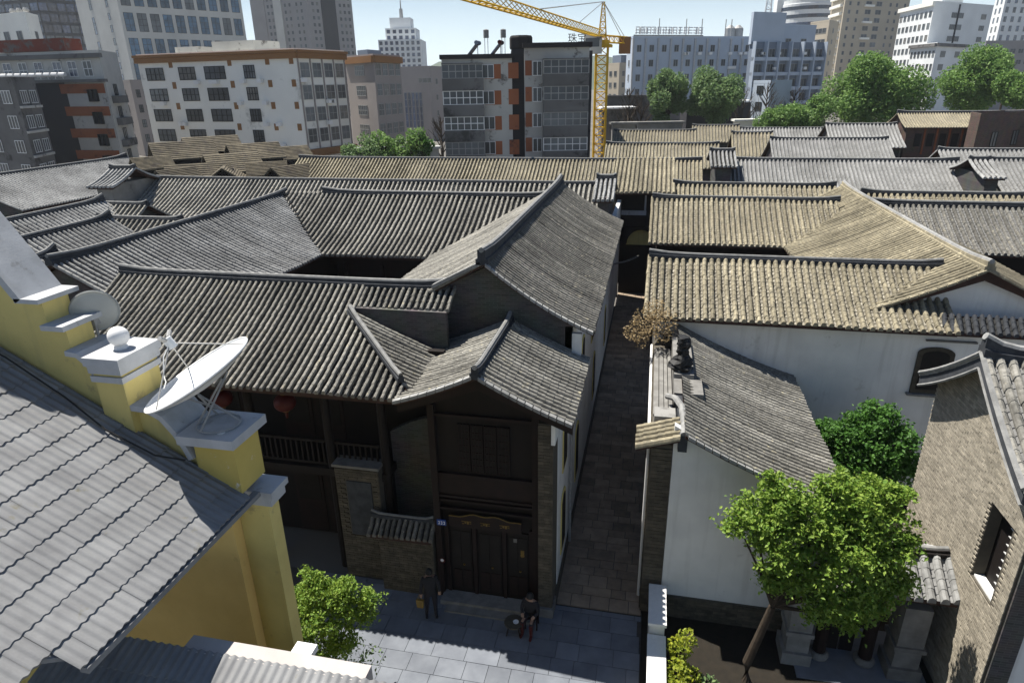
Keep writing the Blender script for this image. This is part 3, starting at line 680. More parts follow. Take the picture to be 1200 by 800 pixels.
ridge(BH, (7.12, 14.7, 8.36), (13.7, 14.7, 8.36), .2, .2, .3, .085, n=20)
for s in (-1, 1):
    mb = MB(); pts = []
    for k in range(7):
        t = k/6; pts.append((7.16, 14.7+s*2.68*(1-t), 6.72+1.66*t-.32*t*(1-t)))
    poly = [(p[0], p[1], p[2]+.06) for p in pts]+[(p[0], p[1], p[2]-.26) for p in reversed(pts)]
    mb.prism(poly, (.10, 0, 0)); mb.build('barge_board', 'ridge', BH)
    rim = MB(); rim.tube([(7.14, p[1], p[2]+.09) for p in pts], .06, 6); rim.build('verge_cap', 'ridgecap', BH)
    rim = MB(); rim.tube([(7.16, p[1], p[2]-.27) for p in pts], .035, 6); rim.build('verge_mould', 'ridgecap', BH)

# ================================================================ small gate beside the brick house
GT = thing('garden_gate', (5.9, 14.3, 0), 'small tiled gateway on red timber columns against the brick house', 'gate')
slope(GT, (4.2, 13.7, 2.55), 0, 3.36, 1.0, .62, .28, .095, 0, tl=.22, tile='tile_b', pan='pan_b')
slope(GT, (7.56, 15.7, 2.55), R(180), 3.36, 1.0, .62, .28, .095, 0, tl=.22, tile='tile_b', pan='pan_b')
ridge(GT, (4.1, 14.7, 3.14), (7.56, 14.7, 3.14), .2, .16, .05, .06, mat='wood')
for x in (4.95, 6.05):
    mb = MB(); mb.tube([(x, 14.1, .22), (x, 14.1, 2.7)], .16, 12); mb.build('column', 'wood2', GT)
    mb = MB(); mb.lathe((x, 14.1, -.02), [(.16, 0), (.24, .06), (.26, .14), (.2, .24)], 14); mb.build('column_base', 'stone', GT)
mb = MB(); mb.box(4.3, 7.5, 14.02, 14.18, 2.3, 2.5); mb.build('lintel', 'wood2', GT)
for x0, x1 in ((4.05, 4.6), (6.55, 7.15)):
    mb = MB(); mb.box(x0, x1, 13.75, 14.4, -.02, 2.2); p_ = mb.build('stone_pier', 'stone', GT)
    mb = MB(); mb.box(x0-.08, x1+.08, 13.67, 14.45, -.02, .35); mb.build('pier_plinth', 'stone', p_)
    mb = MB(); mb.box(x0-.06, x1+.06, 13.69, 14.45, .9, 1.02); mb.build('pier_band', 'stone', p_)
for x0, x1 in ((5.15, 5.48), (5.52, 5.85)):
    mb = MB(); mb.box(x0, x1, 14.42, 14.48, 0, 2.3); mb.build('door_leaf', 'wood', GT)
mb = MB(); mb.box(4.3, 7.4, 13.3, 15.3, -.1, .0); mb.build('threshold', 'slab', GT)

# ================================================================ white garden wall
WW = thing('white_garden_wall', (.75, 12.6, 0), 'low white garden wall ending in a taller pillar by the alley', 'wall')
mb = MB(); mb.box(.60, .98, 13.25, 14.6, -.1, 1.05); mb.build('pillar', 'white', WW)
mb = MB(); mb.box(.56, 1.02, 13.2, 14.65, 1.052, 1.14); mb.build('pillar_cap', 'paint', WW)
mb = MB(); mb.box(.64, .94, 9.5, 13.248, -.1, .72); mb.build('wall', 'white', WW)
mb = MB(); mb.box(.56, 1.02, 9.5, 13.19, .722, .80); mb.build('coping', 'paint', WW)
# ================================================================ yellow gable house in the foreground
YH = thing('yellow_house', (-8, 5, 0), 'yellow rendered house with corrugated tile roof and stepped baroque parapet', 'house')
tw, tcl, npitch = .212, .272, 2
rs = math.tan(R(30))
tm = MB(); nseg = 16; vs = []; fs = []
for (v, dz) in ((-.02, .020), (tcl+.03, .003)):
    for j in range(nseg+1):
        u = tw*j/nseg; vs.append((u, v, v*rs+dz+.0105*math.sin(2*math.pi*npitch*u/tw)))
for j in range(nseg+1):
    x, y_, z = vs[j]; vs.append((x, y_+.012, z-.028))
m = nseg+1
for j in range(nseg): fs.append((j, j+1, m+j+1, m+j)); fs.append((2*m+j, 2*m+j+1, j+1, j))
tm.add(vs, fs); tileme = tm.mesh('roof_tile', 'sheet', smooth=False)
O = Vector((-4.96, 3.55, 9.0))
rp = MB(); rp.prism([(-4.98, 3.75, 8.985), (-4.98, 6.36, 8.985), (-9.3, 6.36, 8.985+4.32*rs), (-9.3, -.6, 8.985+4.32*rs)], (0, 0, -.05)); roofp = rp.build('roof', 'sheet', YH)
for i in range(16):
    for j in range(-int(1.22*tcl*i/tw+.6), 13):
        t = inst('roof_tile', tileme, roofp, (O.x-i*tcl, O.y+j*tw+random.uniform(-.003, .003), O.z+i*tcl*rs+random.uniform(-.003, .004)), R(90))
rp = MB(); rp.prism([(-9.3, 3.56, 11.38), (-9.3, 3.56, 11.48), (-13.6, 3.56, 9.0), (-13.6, 3.56, 8.9)], (0, 2.8, 0)); rp.build('far_roof', 'sheet', YH)
# gable wall and stepped parapet
top = [(-9.6, 13.4), (-8.9, 13.1), (-8.35, 12.5), (-7.98, 11.95), (-7.72, 11.55), (-7.45, 11.55), (-7.45, 11.2), (-7.2, 11.2), (-7.2, 10.87), (-7.05, 10.86), (-6.93, 10.75), (-6.84, 10.58), (-6.80, 10.38)]
top2 = [(-6.46, 10.16), (-6.2, 10.15), (-6.03, 10.06), (-5.88, 9.86), (-5.78, 9.66), (-5.72, 9.5)]
mb = MB()
poly = [(-9.6, 6.38, 9.0), (-5.36, 6.38, 9.0), (-5.36, 6.38, 9.3)]+[(x, 6.38, z) for x, z in reversed(top2)]+[(-6.46, 6.38, 10.3), (-6.8, 6.38, 10.3)]+[(x, 6.38, z) for x, z in reversed(top)]
mb.prism(poly, (0, .4, 0)); mb.build('parapet_wall', 'yellow', YH)
mb = MB(); mb.box(-9.6, -5.36, 6.38, 6.78, 5.997, 8.998); mb.build('end_wall', 'bounce_yellow', YH)
mb = MB(); mb.box(-13.5, -5.36, 6.42, 6.76, -.1, 5.995); mb.box(-13.5, -13.3, 0, 6.4, -.1, 9); mb.box(-13.5, -9.605, 6.4, 6.76, 6.0, 9.2); mb.build('lower_wall', 'yellow', YH)
mb = MB(); mb.box(-5.355, -4.88, 6.56, 6.80, -.1, 8.72); mb.build('corner_pilaster', 'yellow', YH)
def coping(a, b, th=.075, y0=6.27, y1=6.9):
    (x0, z0), (x1, z1) = a, b; mb = MB()
    nx, nz = -(z1-z0), x1-x0; ln = math.hypot(nx, nz); nx, nz = nx/ln*th, nz/ln*th
    mb.prism([(x0, y0, z0+.002), (x1, y0, z1+.002), (x1+nx, y0, z1+nz), (x0+nx, y0, z0+nz)], (0, y1-y0, 0)); return mb
def copingrun(pts, th=.075, y0=6.27, y1=6.9):
    mb = MB(); n = len(pts); off = []
    for i, (x, z) in enumerate(pts):
        a = pts[max(i-1, 0)]; b = pts[min(i+1, n-1)]; dx, dz = b[0]-a[0], b[1]-a[1]; l_ = math.hypot(dx, dz)
        off.append((x-dz/l_*th, z+dx/l_*th))
    ring = [(x, y0, z+.002) for x, z in pts]+[(x, y0, z) for x, z in reversed(off)]
    for i in range(n-1):
        q = [(pts[i][0], y0, pts[i][1]+.002), (pts[i+1][0], y0, pts[i+1][1]+.002), (off[i+1][0], y0, off[i+1][1]), (off[i][0], y0, off[i][1])]
        mb.prism(q, (0, y1-y0, 0))
    return mb
copingrun(top[:5], .10).build('raking_coping', 'coping', YH)
copingrun([(-7.74, 11.55), (-7.38, 11.55)], .06).build('step_coping', 'coping', YH)
copingrun([(-7.46, 11.2), (-7.12, 11.2)], .07).build('step_coping', 'coping', YH)
copingrun(top[8:], .07).build('curved_coping', 'coping', YH)
copingrun(top2, .08).build('curved_coping', 'coping', YH)
def pillar(x0, x1, y0, y1, z0, zc, over, mat='yellow'):
    mb = MB(); mb.box(x0, x1, y0, y1, z0, zc); p_ = mb.build('parapet_pillar', mat, YH)
    mb = MB(); mb.box(x0-over*.5, x1+over*.5, y0-over*.5, y1+over*.5, zc-.22, zc-.14); mb.build('pillar_band', 'coping', p_)
    mb = MB(); mb.box(x0-over*.6, x1+over*.6, y0-over*.6, y1+over*.6, zc-.10, zc+.002); mb.build('pillar_neck', 'coping', p_)
    mb = MB(); mb.box(x0-over, x1+over, y0-over, y1+over, zc+.003, zc+.12); mb.build('pillar_cap', 'coping', p_)
    return p_
pillar(-6.83, -6.42, 6.26, 6.90, 9.6, 10.78, .06)
mb = MB(); mb.box(-5.62, -5.04, 6.30, 6.84, 9.05, 9.78); p_ = mb.build('parapet_pillar', pm('peeling_yellow_render', (.56, .44, .13), (.50, .39, .11), 1.5, .9, .1, 30, 0, (.70, .69, .66), 3.2, .60), YH)
mb = MB(); mb.box(-5.76, -4.95, 6.18, 6.94, 9.783, 9.91); mb.build('pillar_cap', 'coping', p_)
mb = MB(); mb.box(-5.6, -4.76, 6.5, 6.92, 8.86, 8.95); mb.box(-5.3, -4.80, 6.52, 6.88, 8.72, 8.86); mb.build('eave_mould', 'coping', YH)
mb = MB(); mb.box(-5.02, -4.92, 3.6, 6.5, 8.90, 8.97); mb.build('gutter', 'sheet', YH)
# cables on the roof
mb = MB(); mb.tube([(-8.6, 6.1, 11.2), (-8.0, 6.15, 10.85), (-7.2, 6.1, 10.38), (-6.6, 6.0, 10.02), (-6.0, 6.05, 9.68), (-5.7, 6.2, 9.55)], .012, 5); tag(mb.build('roof_cable', 'black'), 'thin black cable lying along the corrugated roof under the parapet', 'cable')
# lower roof and terrace
LR = thing('lower_annex', (-4, 3, 0), 'lower annex roof of corrugated tiles edged by a pale parapet strip', 'building')
rp = MB(); rp.prism([(-6.6, 4.70, 7.90), (-6.6, 4.70, 7.98), (-6.6, .85, 6.60), (-6.6, .85, 6.52)], (4.3, 0, 0)); rr = rp.build('roof', 'coping', LR)
for i in range(12):
    for j in range(20):
        inst('roof_tile', tileme, rr, (-6.58+j*tw, 4.71-(i+1)*tcl*1.02, 7.995-(i+1)*tcl*1.02*.354), 0).rotation_euler = (R(-10.6), 0, 0)
mb = MB(); mb.box(-5.0, -2.75, 4.73, 4.95, 7.7, 8.0); mb.build('parapet_strip', pm('pink_white_render', (.46, .43, .40), (.39, .36, .34), 1.5, .9, .1, 30, 0, (.45, .42, .39), 2.5, .6), LR)
mb = MB(); mb.box(-6.5, -2.4, .8, 5.0, -.1, 6.5); mb.box(-4.95, -2.8, 4.55, 4.9, 6.5, 7.8); mb.build('wall', 'yellow', LR)
mb = MB(); mb.box(-3.75, -3.5, 4.951, 5.12, 7.9, 7.98); mb.build('bracket', 'paint', LR)

# ================================================================ ball finial and satellite dishes
fb = thing('ball_finial', (-6.63, 6.58, 10.9), 'white ball finial on the parapet pillar', 'finial')
mb = MB(); mb.lathe((-6.63, 6.58, 10.9), [(.09, 0), (.08, .03), (.06, .05)], 12); mb.build('foot', 'ball', fb)
mb = MB(); mb.lathe((-6.63, 6.58, 11.065), [(.128*math.sin(math.pi*k/12)+1e-3, -.128*math.cos(math.pi*k/12)) for k in range(13)], 20); mb.build('ball', 'ball', fb, smooth=True)

def dish(parent, c, nrm, rad, dep, mat, n=36):
    nrm = Vector(nrm).normalized(); a = nrm.cross(Vector((0, 0, 1))).normalized(); b = nrm.cross(a)
    mb = MB(); vs = []; fs = []; K = 7
    for side in (0, 1):
        for k in range(K+1):
            r_ = rad*k/K
            for j in range(n):
                an = 2*math.pi*j/n
                vs.append(Vector(c)+(a*math.cos(an)+b*math.sin(an))*r_+nrm*(dep*((r_/rad)**2-1)-side*.018))
    for side in (0, 1):
        o_ = side*(K+1)*n
        for k in range(K):
            for j in range(n):
                q = (o_+k*n+j, o_+k*n+(j+1) % n, o_+(k+1)*n+(j+1) % n, o_+(k+1)*n+j)
                fs.append(q if side else q[::-1])
    for j in range(n): fs.append((K*n+j, K*n+(j+1) % n, (2*K+1)*n+(j+1) % n, (2*K+1)*n+j))
    mb.add(vs, fs); o = mb.build('reflector', mat, parent, smooth=True)
    rim = MB(); rim.tube([Vector(c)+(a*math.cos(2*math.pi*j/n)+b*math.sin(2*math.pi*j/n))*rad for j in range(n+1)], .012, 5); rim.build('rim', mat, o)
    return a, b, nrm
sdh = thing('small_satellite_dish', (-7.22, 6.85, 10.9), 'small grey satellite dish on a pole seen from behind', 'satellite dish')
c = Vector((-7.22, 6.85, 11.25)); a_, b_, n_ = dish(sdh, c+Vector((0, .05, .02)), (-.55, .72, .12), .285, .05, 'dishgrey')
mb = MB(); mb.tube([(-7.22, 6.85, 10.88), (-7.22, 6.85, 11.14)], .02, 8); mb.build('pole', 'metal', sdh)
mb = MB(); mb.box(-7.27, -7.17, 6.80, 6.9, 11.1, 11.2); mb.build('bracket', 'metal', sdh)
bd = thing('large_satellite_dish', (-5.36, 6.56, 9.91), 'large white satellite dish on a ring stand atop the end pillar', 'satellite dish')
dc = Vector((-5.56, 6.56, 10.63)); a_, b_, n_ = dish(bd, dc, (-.42, -.16, .82), .74, .17, 'dish')
back = dc-n_*.2
mb = MB(); rc = Vector((-5.38, 6.56, 9.935)); mb.tube([rc+Vector((.27*math.cos(2*math.pi*k/24), .27*math.sin(2*math.pi*k/24), 0)) for k in range(25)], .014, 6); mb.build('base_ring', 'metal', bd)
for k, an in enumerate((200, 250, 20, 60, 130)):
    p0 = rc+Vector((.27*math.cos(R(an)), .27*math.sin(R(an)), 0)); p1 = back+a_*(.25*math.cos(R(an+40)))+b_*(.3*math.sin(R(an+40)))-n_*.0
    mb = MB(); mb.tube([p0, p1], .014, 6); mb.build('strut', 'metal', bd)
foc = dc+n_*.5
for an in (30, 150, 270):
    p0 = dc+(a_*math.cos(R(an))+b_*math.sin(R(an)))*.73
    mb = MB(); mb.tube([p0, foc], .009, 5); mb.build('feed_arm', 'metal', bd)
mb = MB(); mb.tube([foc-n_*.07, foc+n_*.07], .06, 10); fd = mb.build('feed_horn', 'dish', bd)
mb = MB(); mb.tube([foc+n_*.06+a_*.07, foc+n_*.1+a_*.2], .03, 8); mb.tube([foc+n_*.06-a_*.05, foc+n_*.13-a_*.12], .03, 8); mb.build('low_noise_block', 'metal', fd)
mb = MB(); mb.tube([foc, foc+Vector((-.05, -.1, -.15)), foc+Vector((.0, -.22, -.35)), foc+Vector((-.1, -.1, -.5)), foc+Vector((-.2, -.05, -.62))], .008, 5); mb.build('cable', 'paint', fd)
mb = MB(); mb.lathe((-5.22, 6.36, 9.912), [(.05, 0), (.055, .008), (.04, .012)], 9); tag(mb.build('paint_lid', 'paint'), 'small white lid lying on the end pillar cap', 'lid')

# ================================================================ lanterns, cable, people, furniture
lm = None
def lantern(x, y, z, r_, label):
    t = thing('red_lantern', (x, y, z-r_), label, 'lantern', 'red lanterns under the front eave')
    mb = MB(); mb.lathe((x, y, z), [(.25*r_, -.82*r_)]+[(r_*math.cos(R(-60+12*k)), .88*r_*math.sin(R(-60+12*k))) for k in range(11)]+[(.25*r_, .82*r_)], 16); mb.build('body', 'red', t, smooth=True)
    mb = MB(); mb.lathe((x, y, z+.8*r_), [(.3*r_, 0), (.3*r_, .14*r_)], 10); mb.lathe((x, y, z-.92*r_), [(.3*r_, 0), (.3*r_, .12*r_)], 10); mb.build('cap', 'gold', t)
    mb = MB(); mb.lathe((x, y, z-1.6*r_), [(.1*r_, 0), (.16*r_, .5*r_), (.05*r_, .7*r_)], 8); mb.build('tassel', 'red', t)
    mb = MB(); mb.tube([(x, y, z+.9*r_), (x, y, 6.45)], .008, 4); mb.build('cord', 'black', t)
lantern(-9.5, 14.25, 6.02, .3, 'red lantern hanging under the eave nearest the gabled bay')
lantern(-11.45, 14.25, 5.98, .3, 'red lantern hanging under the eave behind the large satellite dish')
p0 = at(720, 309, X=-1.95); p1 = at(766, 285, X=.3)
mb = MB(); mb.tube([p0.lerp(p1, k/10)+Vector((0, 0, -.35*math.sin(math.pi*k/10))) for k in range(11)], .05, 6); tag(mb.build('alley_cable', 'ridgecap'), 'thick pale cable sagging across the alley between the two halls', 'cable')

def figure(name, label, base, rz, joints, edges, rad, mats, extra=None):
    """body = one skinned surface; colour zones by height"""
    t = thing(name, base, label, 'person')
    me = bpy.data.meshes.new('body'); names = list(joints)
    me.from_pydata([joints[k] for k in names], [(names.index(a), names.index(b)) for a, b in edges], [])
    o = bpy.data.objects.new('body', me); col.objects.link(o)
    sk = o.modifiers.new('skin', 'SKIN'); sk.use_smooth_shade = True
    for i, k in enumerate(names):
        r_ = rad.get(k, .06); me.skin_vertices[0].data[i].radius = (r_, r_) if not isinstance(r_, tuple) else r_
        me.skin_vertices[0].data[i].use_root = (k == 'pelvis')
    ss = o.modifiers.new('sub', 'SUBSURF'); ss.levels = 2; ss.render_levels = 2
    dg = bpy.context.evaluated_depsgraph_get(); ev = o.evaluated_get(dg)
    nm = bpy.data.meshes.new_from_object(ev); o.modifiers.clear(); o.data = nm
    for m_ in mats[:3]: nm.materials.append(m_)
    zh, zw = joints['neck'][2], joints['pelvis'][2]
    for p in nm.polygons:
        z = p.center.z; hand = any((p.center-Vector(joints[h])).length < .11 for h in ('hand_l', 'hand_r'))
        p.material_index = 0 if (z > zh or hand) else (1 if z > zw-.02 else 2)
    o.parent = t; t.rotation_euler = (0, 0, rz)
    h = Vector(joints['head']); mb = MB()
    mb.lathe((h.x, h.y+.015, h.z), [(.10*math.cos(R(-20+11*k)), .02+.125*math.sin(R(-20+11*k))) for k in range(11)], 12)
    hr = mb.build('hair', M['black']); hr.parent = t
    return t
skin = pm('skin', (.32, .20, .14), (.28, .17, .12), 10, .6, 0); cloth1 = pm('black_coat', (.02, .02, .024), (.015, .015, .018), 9, .85, .1); cloth2 = pm('dark_trousers', (.018, .018, .025), (.013, .013, .018), 9, .85, .1); cloth3 = pm('maroon_trousers', (.07, .012, .012), (.05, .01, .01), 9, .85, .1)
J = dict(pelvis=(0,0,.92), chest=(0,-.02,1.28), neck=(0,-.02,1.47), head=(0,-.04,1.6), sh_l=(.18,0,1.40), el_l=(.25,-.03,1.12), hand_l=(.24,-.16,.88), sh_r=(-.18,0,1.40), el_r=(-.25,-.02,1.12), hand_r=(-.27,-.10,.86),
         hip_l=(.10,0,.86), kn_l=(.11,-.04,.48), an_l=(.12,.04,.08), to_l=(.13,-.12,.04), hip_r=(-.10,0,.86), kn_r=(-.12,-.02,.48), an_r=(-.14,.10,.08), to_r=(-.15,-.06,.04))
ED = [('pelvis','chest'),('chest','neck'),('neck','head'),('chest','sh_l'),('sh_l','el_l'),('el_l','hand_l'),('chest','sh_r'),('sh_r','el_r'),('el_r','hand_r'),('pelvis','hip_l'),('hip_l','kn_l'),('kn_l','an_l'),('an_l','to_l'),('pelvis','hip_r'),('hip_r','kn_r'),('kn_r','an_r'),('an_r','to_r')]
RD = dict(pelvis=(.16,.12), chest=(.19,.13), neck=.06, head=(.095,.11), sh_l=.075, sh_r=.075, el_l=.05, el_r=.05, hand_l=.045, hand_r=.045, hip_l=.10, hip_r=.10, kn_l=.065, kn_r=.065, an_l=.045, an_r=.045, to_l=.04, to_r=.04)
figure('person', 'person in black standing left of the entrance doors with a yellow bag', (-5.38, 13.42, 0), R(25), J, ED, RD, (skin, cloth1, cloth2))
bg_ = thing('yellow_bag', (-5.62, 13.2, .5), 'small yellow carrier bag hanging from the standing person\'s hand', 'bag')
mb = MB(); mb.prism([(-5.72, 13.2, .5), (-5.54, 13.2, .5), (-5.52, 13.2, .76), (-5.74, 13.2, .76)], (0, .08, 0)); mb.build('sack', 'gold', bg_)
mb = MB(); mb.tube([(-5.7, 13.24, .76), (-5.66, 13.24, .9), (-5.6, 13.24, .9), (-5.56, 13.24, .76)], .008, 5); mb.build('handle', 'gold', bg_)
J2 = dict(J); J2.update(pelvis=(0,0,.5), chest=(0,-.08,.84), neck=(0,-.10,1.03), head=(0,-.13,1.16), sh_l=(.18,-.08,.97), el_l=(.24,-.14,.72), hand_l=(.12,-.36,.62), sh_r=(-.18,-.08,.97), el_r=(-.24,-.14,.72), hand_r=(-.12,-.36,.62),
          hip_l=(.10,-.02,.48), kn_l=(.13,-.42,.48), an_l=(.13,-.40,.08), to_l=(.14,-.55,.04), hip_r=(-.10,-.02,.48), kn_r=(-.13,-.42,.48), an_r=(-.13,-.38,.08), to_r=(-.14,-.53,.04))
figure('person', 'person in black top and maroon trousers seated beside the stone pier', (-2.55, 13.62, 0), R(-10), J2, ED, RD, (skin, cloth1, cloth3))
st = thing('stool', (-2.55, 13.66, 0), 'low wooden stool under the seated person', 'stool')
mb = MB(); mb.box(-2.75, -2.36, 13.5, 13.82, .36, .40); mb.build('seat', 'wood2', st)
for dx in (-.16, .16):
    for dy in (-.13, .13):
        mb = MB(); mb.box(-2.555+dx-.02, -2.555+dx+.02, 13.66+dy-.02, 13.66+dy+.02, 0, .36); mb.build('leg', 'wood2', st)
tb = thing('round_table', (-2.98, 13.28, 0), 'small round wooden table with a white dish on the plaza', 'table')
mb = MB(); mb.lathe((-2.98, 13.28, .40), [(.26, 0), (.27, .02), (.26, .04)], 18); mb.build('top', 'brick', tb)
for an in (90, 210, 330):
    mb = MB(); mb.tube([(-2.98+.13*math.cos(R(an)), 13.28+.13*math.sin(R(an)), .40), (-2.98+.22*math.cos(R(an)), 13.28+.22*math.sin(R(an)), 0)], .018, 6); mb.build('leg', 'wood2', tb)
mb = MB(); mb.lathe((-2.92, 13.26, .44), [(.04, 0), (.075, .015), (.08, .03), (.065, .03), (.03, .01)], 14); tag(mb.build('dish', 'paint'), 'white dish on the small round table', 'dish')

# ================================================================ trees and shrubs
def sprigs(mb, blobs, dens, size, nl=20, rs_=.15, flat=.55):
    """leaves gathered in small drooping sprigs through each blob's outer volume"""
    for (c_, r_) in blobs:
        c_ = Vector(c_)
        for _ in range(int(dens*r_*r_)):
            d = Vector((random.gauss(0, 1), random.gauss(0, 1), random.gauss(0, .85))).normalized()
            p = c_+d*r_*(random.uniform(.25, 1.12)**.7); s_ = random.uniform(.6, 1.3)
            pts = []
            for _k in range(int(nl*random.uniform(.5, 1.3))):
                q = Vector((random.gauss(0, 1), random.gauss(0, 1), random.gauss(0, flat)))*rs_*s_*.62
                pts.append(p+q-Vector((0, 0, q.length*.4)))
            leafblob(mb, pts, size)
def leafblob(mb, pts, size, up=.35, stretch=1.7):
    for p in pts:
        n = Vector((random.gauss(0, 1), random.gauss(0, 1), random.gauss(0, 1)+up*3)).normalized()
        a = n.cross(Vector((random.gauss(0, 1), random.gauss(0, 1), random.gauss(0, .6)))).normalized(); b = n.cross(a)
        s = size*random.uniform(.6, 1.25); L_ = s*stretch/2; W_ = s/2; p = Vector(p)
        k = n*(-.18*s)
        mb.add([p-a*L_+k, p-b*W_, p+a*L_+k, p+b*W_], [(0, 1, 2, 3)])
def crown_points(clumps, per):
    out = []
    for (c_, r_) in clumps:
        k = int(per*r_*r_)
        for _ in range(k):
            d = Vector((random.gauss(0, 1), random.gauss(0, 1), random.gauss(0, .9))).normalized()
            out.append(Vector(c_)+d*r_*random.uniform(.35, 1.0)**.6)
    return out
def tree(name, label, base, fork, clumps, leaf, size, per, tr=.13, cat='tree', group=None, trunkpts=None, bark='bark'):
    t = thing(name, base, label, cat, group)
    base = Vector(base); fork = Vector(fork); mb = MB()
    tp = [base+Vector((0, 0, -.05))]+[Vector(p) for p in (trunkpts or [])]+[fork]
    mb.tube(tp, [tr*(1-.4*i/(len(tp)-1)) for i in range(len(tp))], 9)
    for (c_, r_) in (clumps if len(clumps) < 40 else clumps[::3]):
        c_ = Vector(c_); mid = fork.lerp(c_, .5)+Vector((random.uniform(-.1, .1), random.uniform(-.1, .1), random.uniform(-.05, .2)))*r_
        mb.tube([fork, mid, c_], [tr*.5, tr*.28, tr*.08], 6)
        for _ in range(3):
            e = c_+Vector((random.gauss(0, 1), random.gauss(0, 1), random.gauss(0, .7)+.3)).normalized()*r_*.85
            mb.tube([mid.lerp(c_, .5), e], [tr*.15, tr*.03], 4)
    mb.build('trunk', bark, t)
    lb = MB(); leafblob(lb, crown_points(clumps, per), size); lb.build('crown', leaf, t)
    return t
def clumpset(c, rx, ry, rz, n, rmin, rmax):
    out = []
    for _ in range(n):
        d = Vector((random.gauss(0, 1), random.gauss(0, 1), random.gauss(0, 1))).normalized()*random.uniform(.45, .95)
        out.append(((c[0]+d.x*rx, c[1]+d.y*ry, c[2]+d.z*rz), random.uniform(rmin, rmax)))
    return out
random.seed(21)
def sprigtree(name, label, base, fork, blobs, leaf, size, dens, nl, rs_, tr, cat='tree', trunkpts=None):
    t = thing(name, base, label, cat); fork = Vector(fork); mb = MB()
    tp = [Vector(base)+Vector((0, 0, -.05))]+[Vector(p) for p in (trunkpts or [])]+[fork]
    mb.tube(tp, [tr*(1-.35*i/(len(tp)-1)) for i in range(len(tp))], 9)
    for (c_, r_) in blobs:
        c_ = Vector(c_); mid = fork.lerp(c_, .5)+Vector((random.uniform(-.15, .15), random.uniform(-.15, .15), random.uniform(-.1, .15)))
        mb.tube([fork, mid, c_], [tr*.42, tr*.26, tr*.1], 6)
        for _ in range(6):
            e = c_+Vector((random.gauss(0, 1), random.gauss(0, 1), random.gauss(0, .7)+.3)).normalized()*r_*.95
            mb.tube([mid.lerp(c_, random.uniform(.4, 1)), e], [tr*.11, tr*.025], 4)
    mb.build('trunk', 'bark', t)
    lb = MB(); sprigs(lb, blobs, dens, size, nl, rs_); lb.build('crown', leaf, t); return t
cl = [((2.75, 12.9, 5.0), .6), ((3.35, 13.0, 5.3), .55), ((3.15, 12.7, 4.4), .6), ((3.75, 12.7, 3.75), .5), ((3.95, 13.1, 4.9), .72), ((4.55, 12.9, 4.3), .75), ((4.85, 13.4, 5.25), .7), ((5.35, 13.2, 4.75), .72), ((5.5, 13.1, 4.0), .6), ((4.75, 12.7, 3.45), .6), ((5.4, 12.9, 3.15), .42), ((4.35, 13.5, 5.65), .4), ((5.45, 13.5, 5.5), .42), ((2.3, 12.8, 4.8), .28), ((3.0, 13.2, 5.75), .28), ((5.85, 13.1, 4.55), .3), ((5.7, 12.9, 3.6), .45), ((4.2, 12.6, 3.0), .4), ((3.3, 12.6, 3.6), .35), ((4.9, 12.7, 2.75), .35)]
sprigtree('garden_tree', 'bright green broadleaf tree in front of the white end wall', (3.05, 12.95, 0), (3.35, 12.9, 2.5), cl, 'leaf_l', .066, 190, 34, .17, .13, trunkpts=[(3.0, 12.95, .6), (3.2, 12.95, 1.6)])
cl = [((6.1, 19.8, 3.2), .7), ((6.5, 19.7, 3.8), .62), ((7.2, 19.9, 4.15), .62), ((7.0, 19.4, 3.3), .8), ((7.8, 19.6, 3.5), .7), ((8.1, 19.5, 2.9), .6), ((6.3, 19.3, 2.6), .7), ((7.4, 19.2, 2.5), .7), ((5.75, 19.8, 2.9), .4)]
sprigtree('evergreen_tree', 'dense dark evergreen tree growing beneath the arched window', (7.0, 19.8, 0), (7.0, 19.8, 1.6), cl, 'leaf_d', .085, 190, 28, .2, .14)
cl = [((-7.7, 10.9, 2.5), .38), ((-7.2, 10.9, 3.05), .36), ((-6.75, 11.0, 2.85), .42), ((-6.3, 11.0, 2.35), .38), ((-7.0, 10.7, 2.3), .45), ((-7.6, 10.7, 1.9), .4), ((-6.6, 10.7, 1.7), .36), ((-7.1, 10.6, 1.4), .36), ((-7.45, 11.0, 3.2), .22), ((-6.0, 11.1, 2.75), .25), ((-6.45, 11.0, 3.1), .2)]
sprigtree('leafy_shrub', 'leafy bright green shrub rising beside the yellow pilaster', (-7.0, 10.9, 0), (-7.0, 10.9, .9), cl, 'leaf_l', .05, 360, 28, .12, .04, cat='shrub')
cl = [((-6.3, 10.8, 1.3), .4), ((-6.0, 11.0, .9), .35), ((-6.4, 10.5, .7), .35)]
tree('sparse_shrub', 'sparse twiggy shrub on the sunlit slabs by the leafy shrub', (-6.25, 10.9, 0), (-6.25, 10.9, .4), cl, 'leaf_bg', .06, 420, .03, cat='shrub')
cl = [((1.35, 12.9, .8), .33), ((1.45, 12.7, 1.25), .3), ((1.3, 12.3, .6), .35), ((1.6, 12.4, .45), .3), ((1.25, 11.8, .5), .35)]
tree('golden_bush', 'yellow green garden bush beside the white garden wall', (1.4, 12.5, 0), (1.4, 12.5, .3), cl, 'leaf_y', .07, 1700, .04, cat='bush')
cl = [((2.05, 12.3, .35), .28), ((2.3, 12.1, .3), .25), ((1.9, 11.8, .3), .25)]
tree('low_shrub', 'low dull green shrub beside the golden bush', (2.1, 12.1, 0), (2.1, 12.1, .2), cl, 'leaf_bg', .07, 1300, .03, cat='shrub')
cl = [((.55, 21.2, 6.5), .55), ((.1, 21.0, 6.55), .55), ((-.3, 20.9, 6.2), .42), ((.3, 21.5, 6.8), .45), ((.6, 20.8, 6.2), .35), ((-.1, 20.8, 6.0), .35)]
lb = MB(); leafblob(lb, crown_points(cl, 900), .06); lb.build('dry_foliage', 'leaf_dry', pt)
mb = MB()
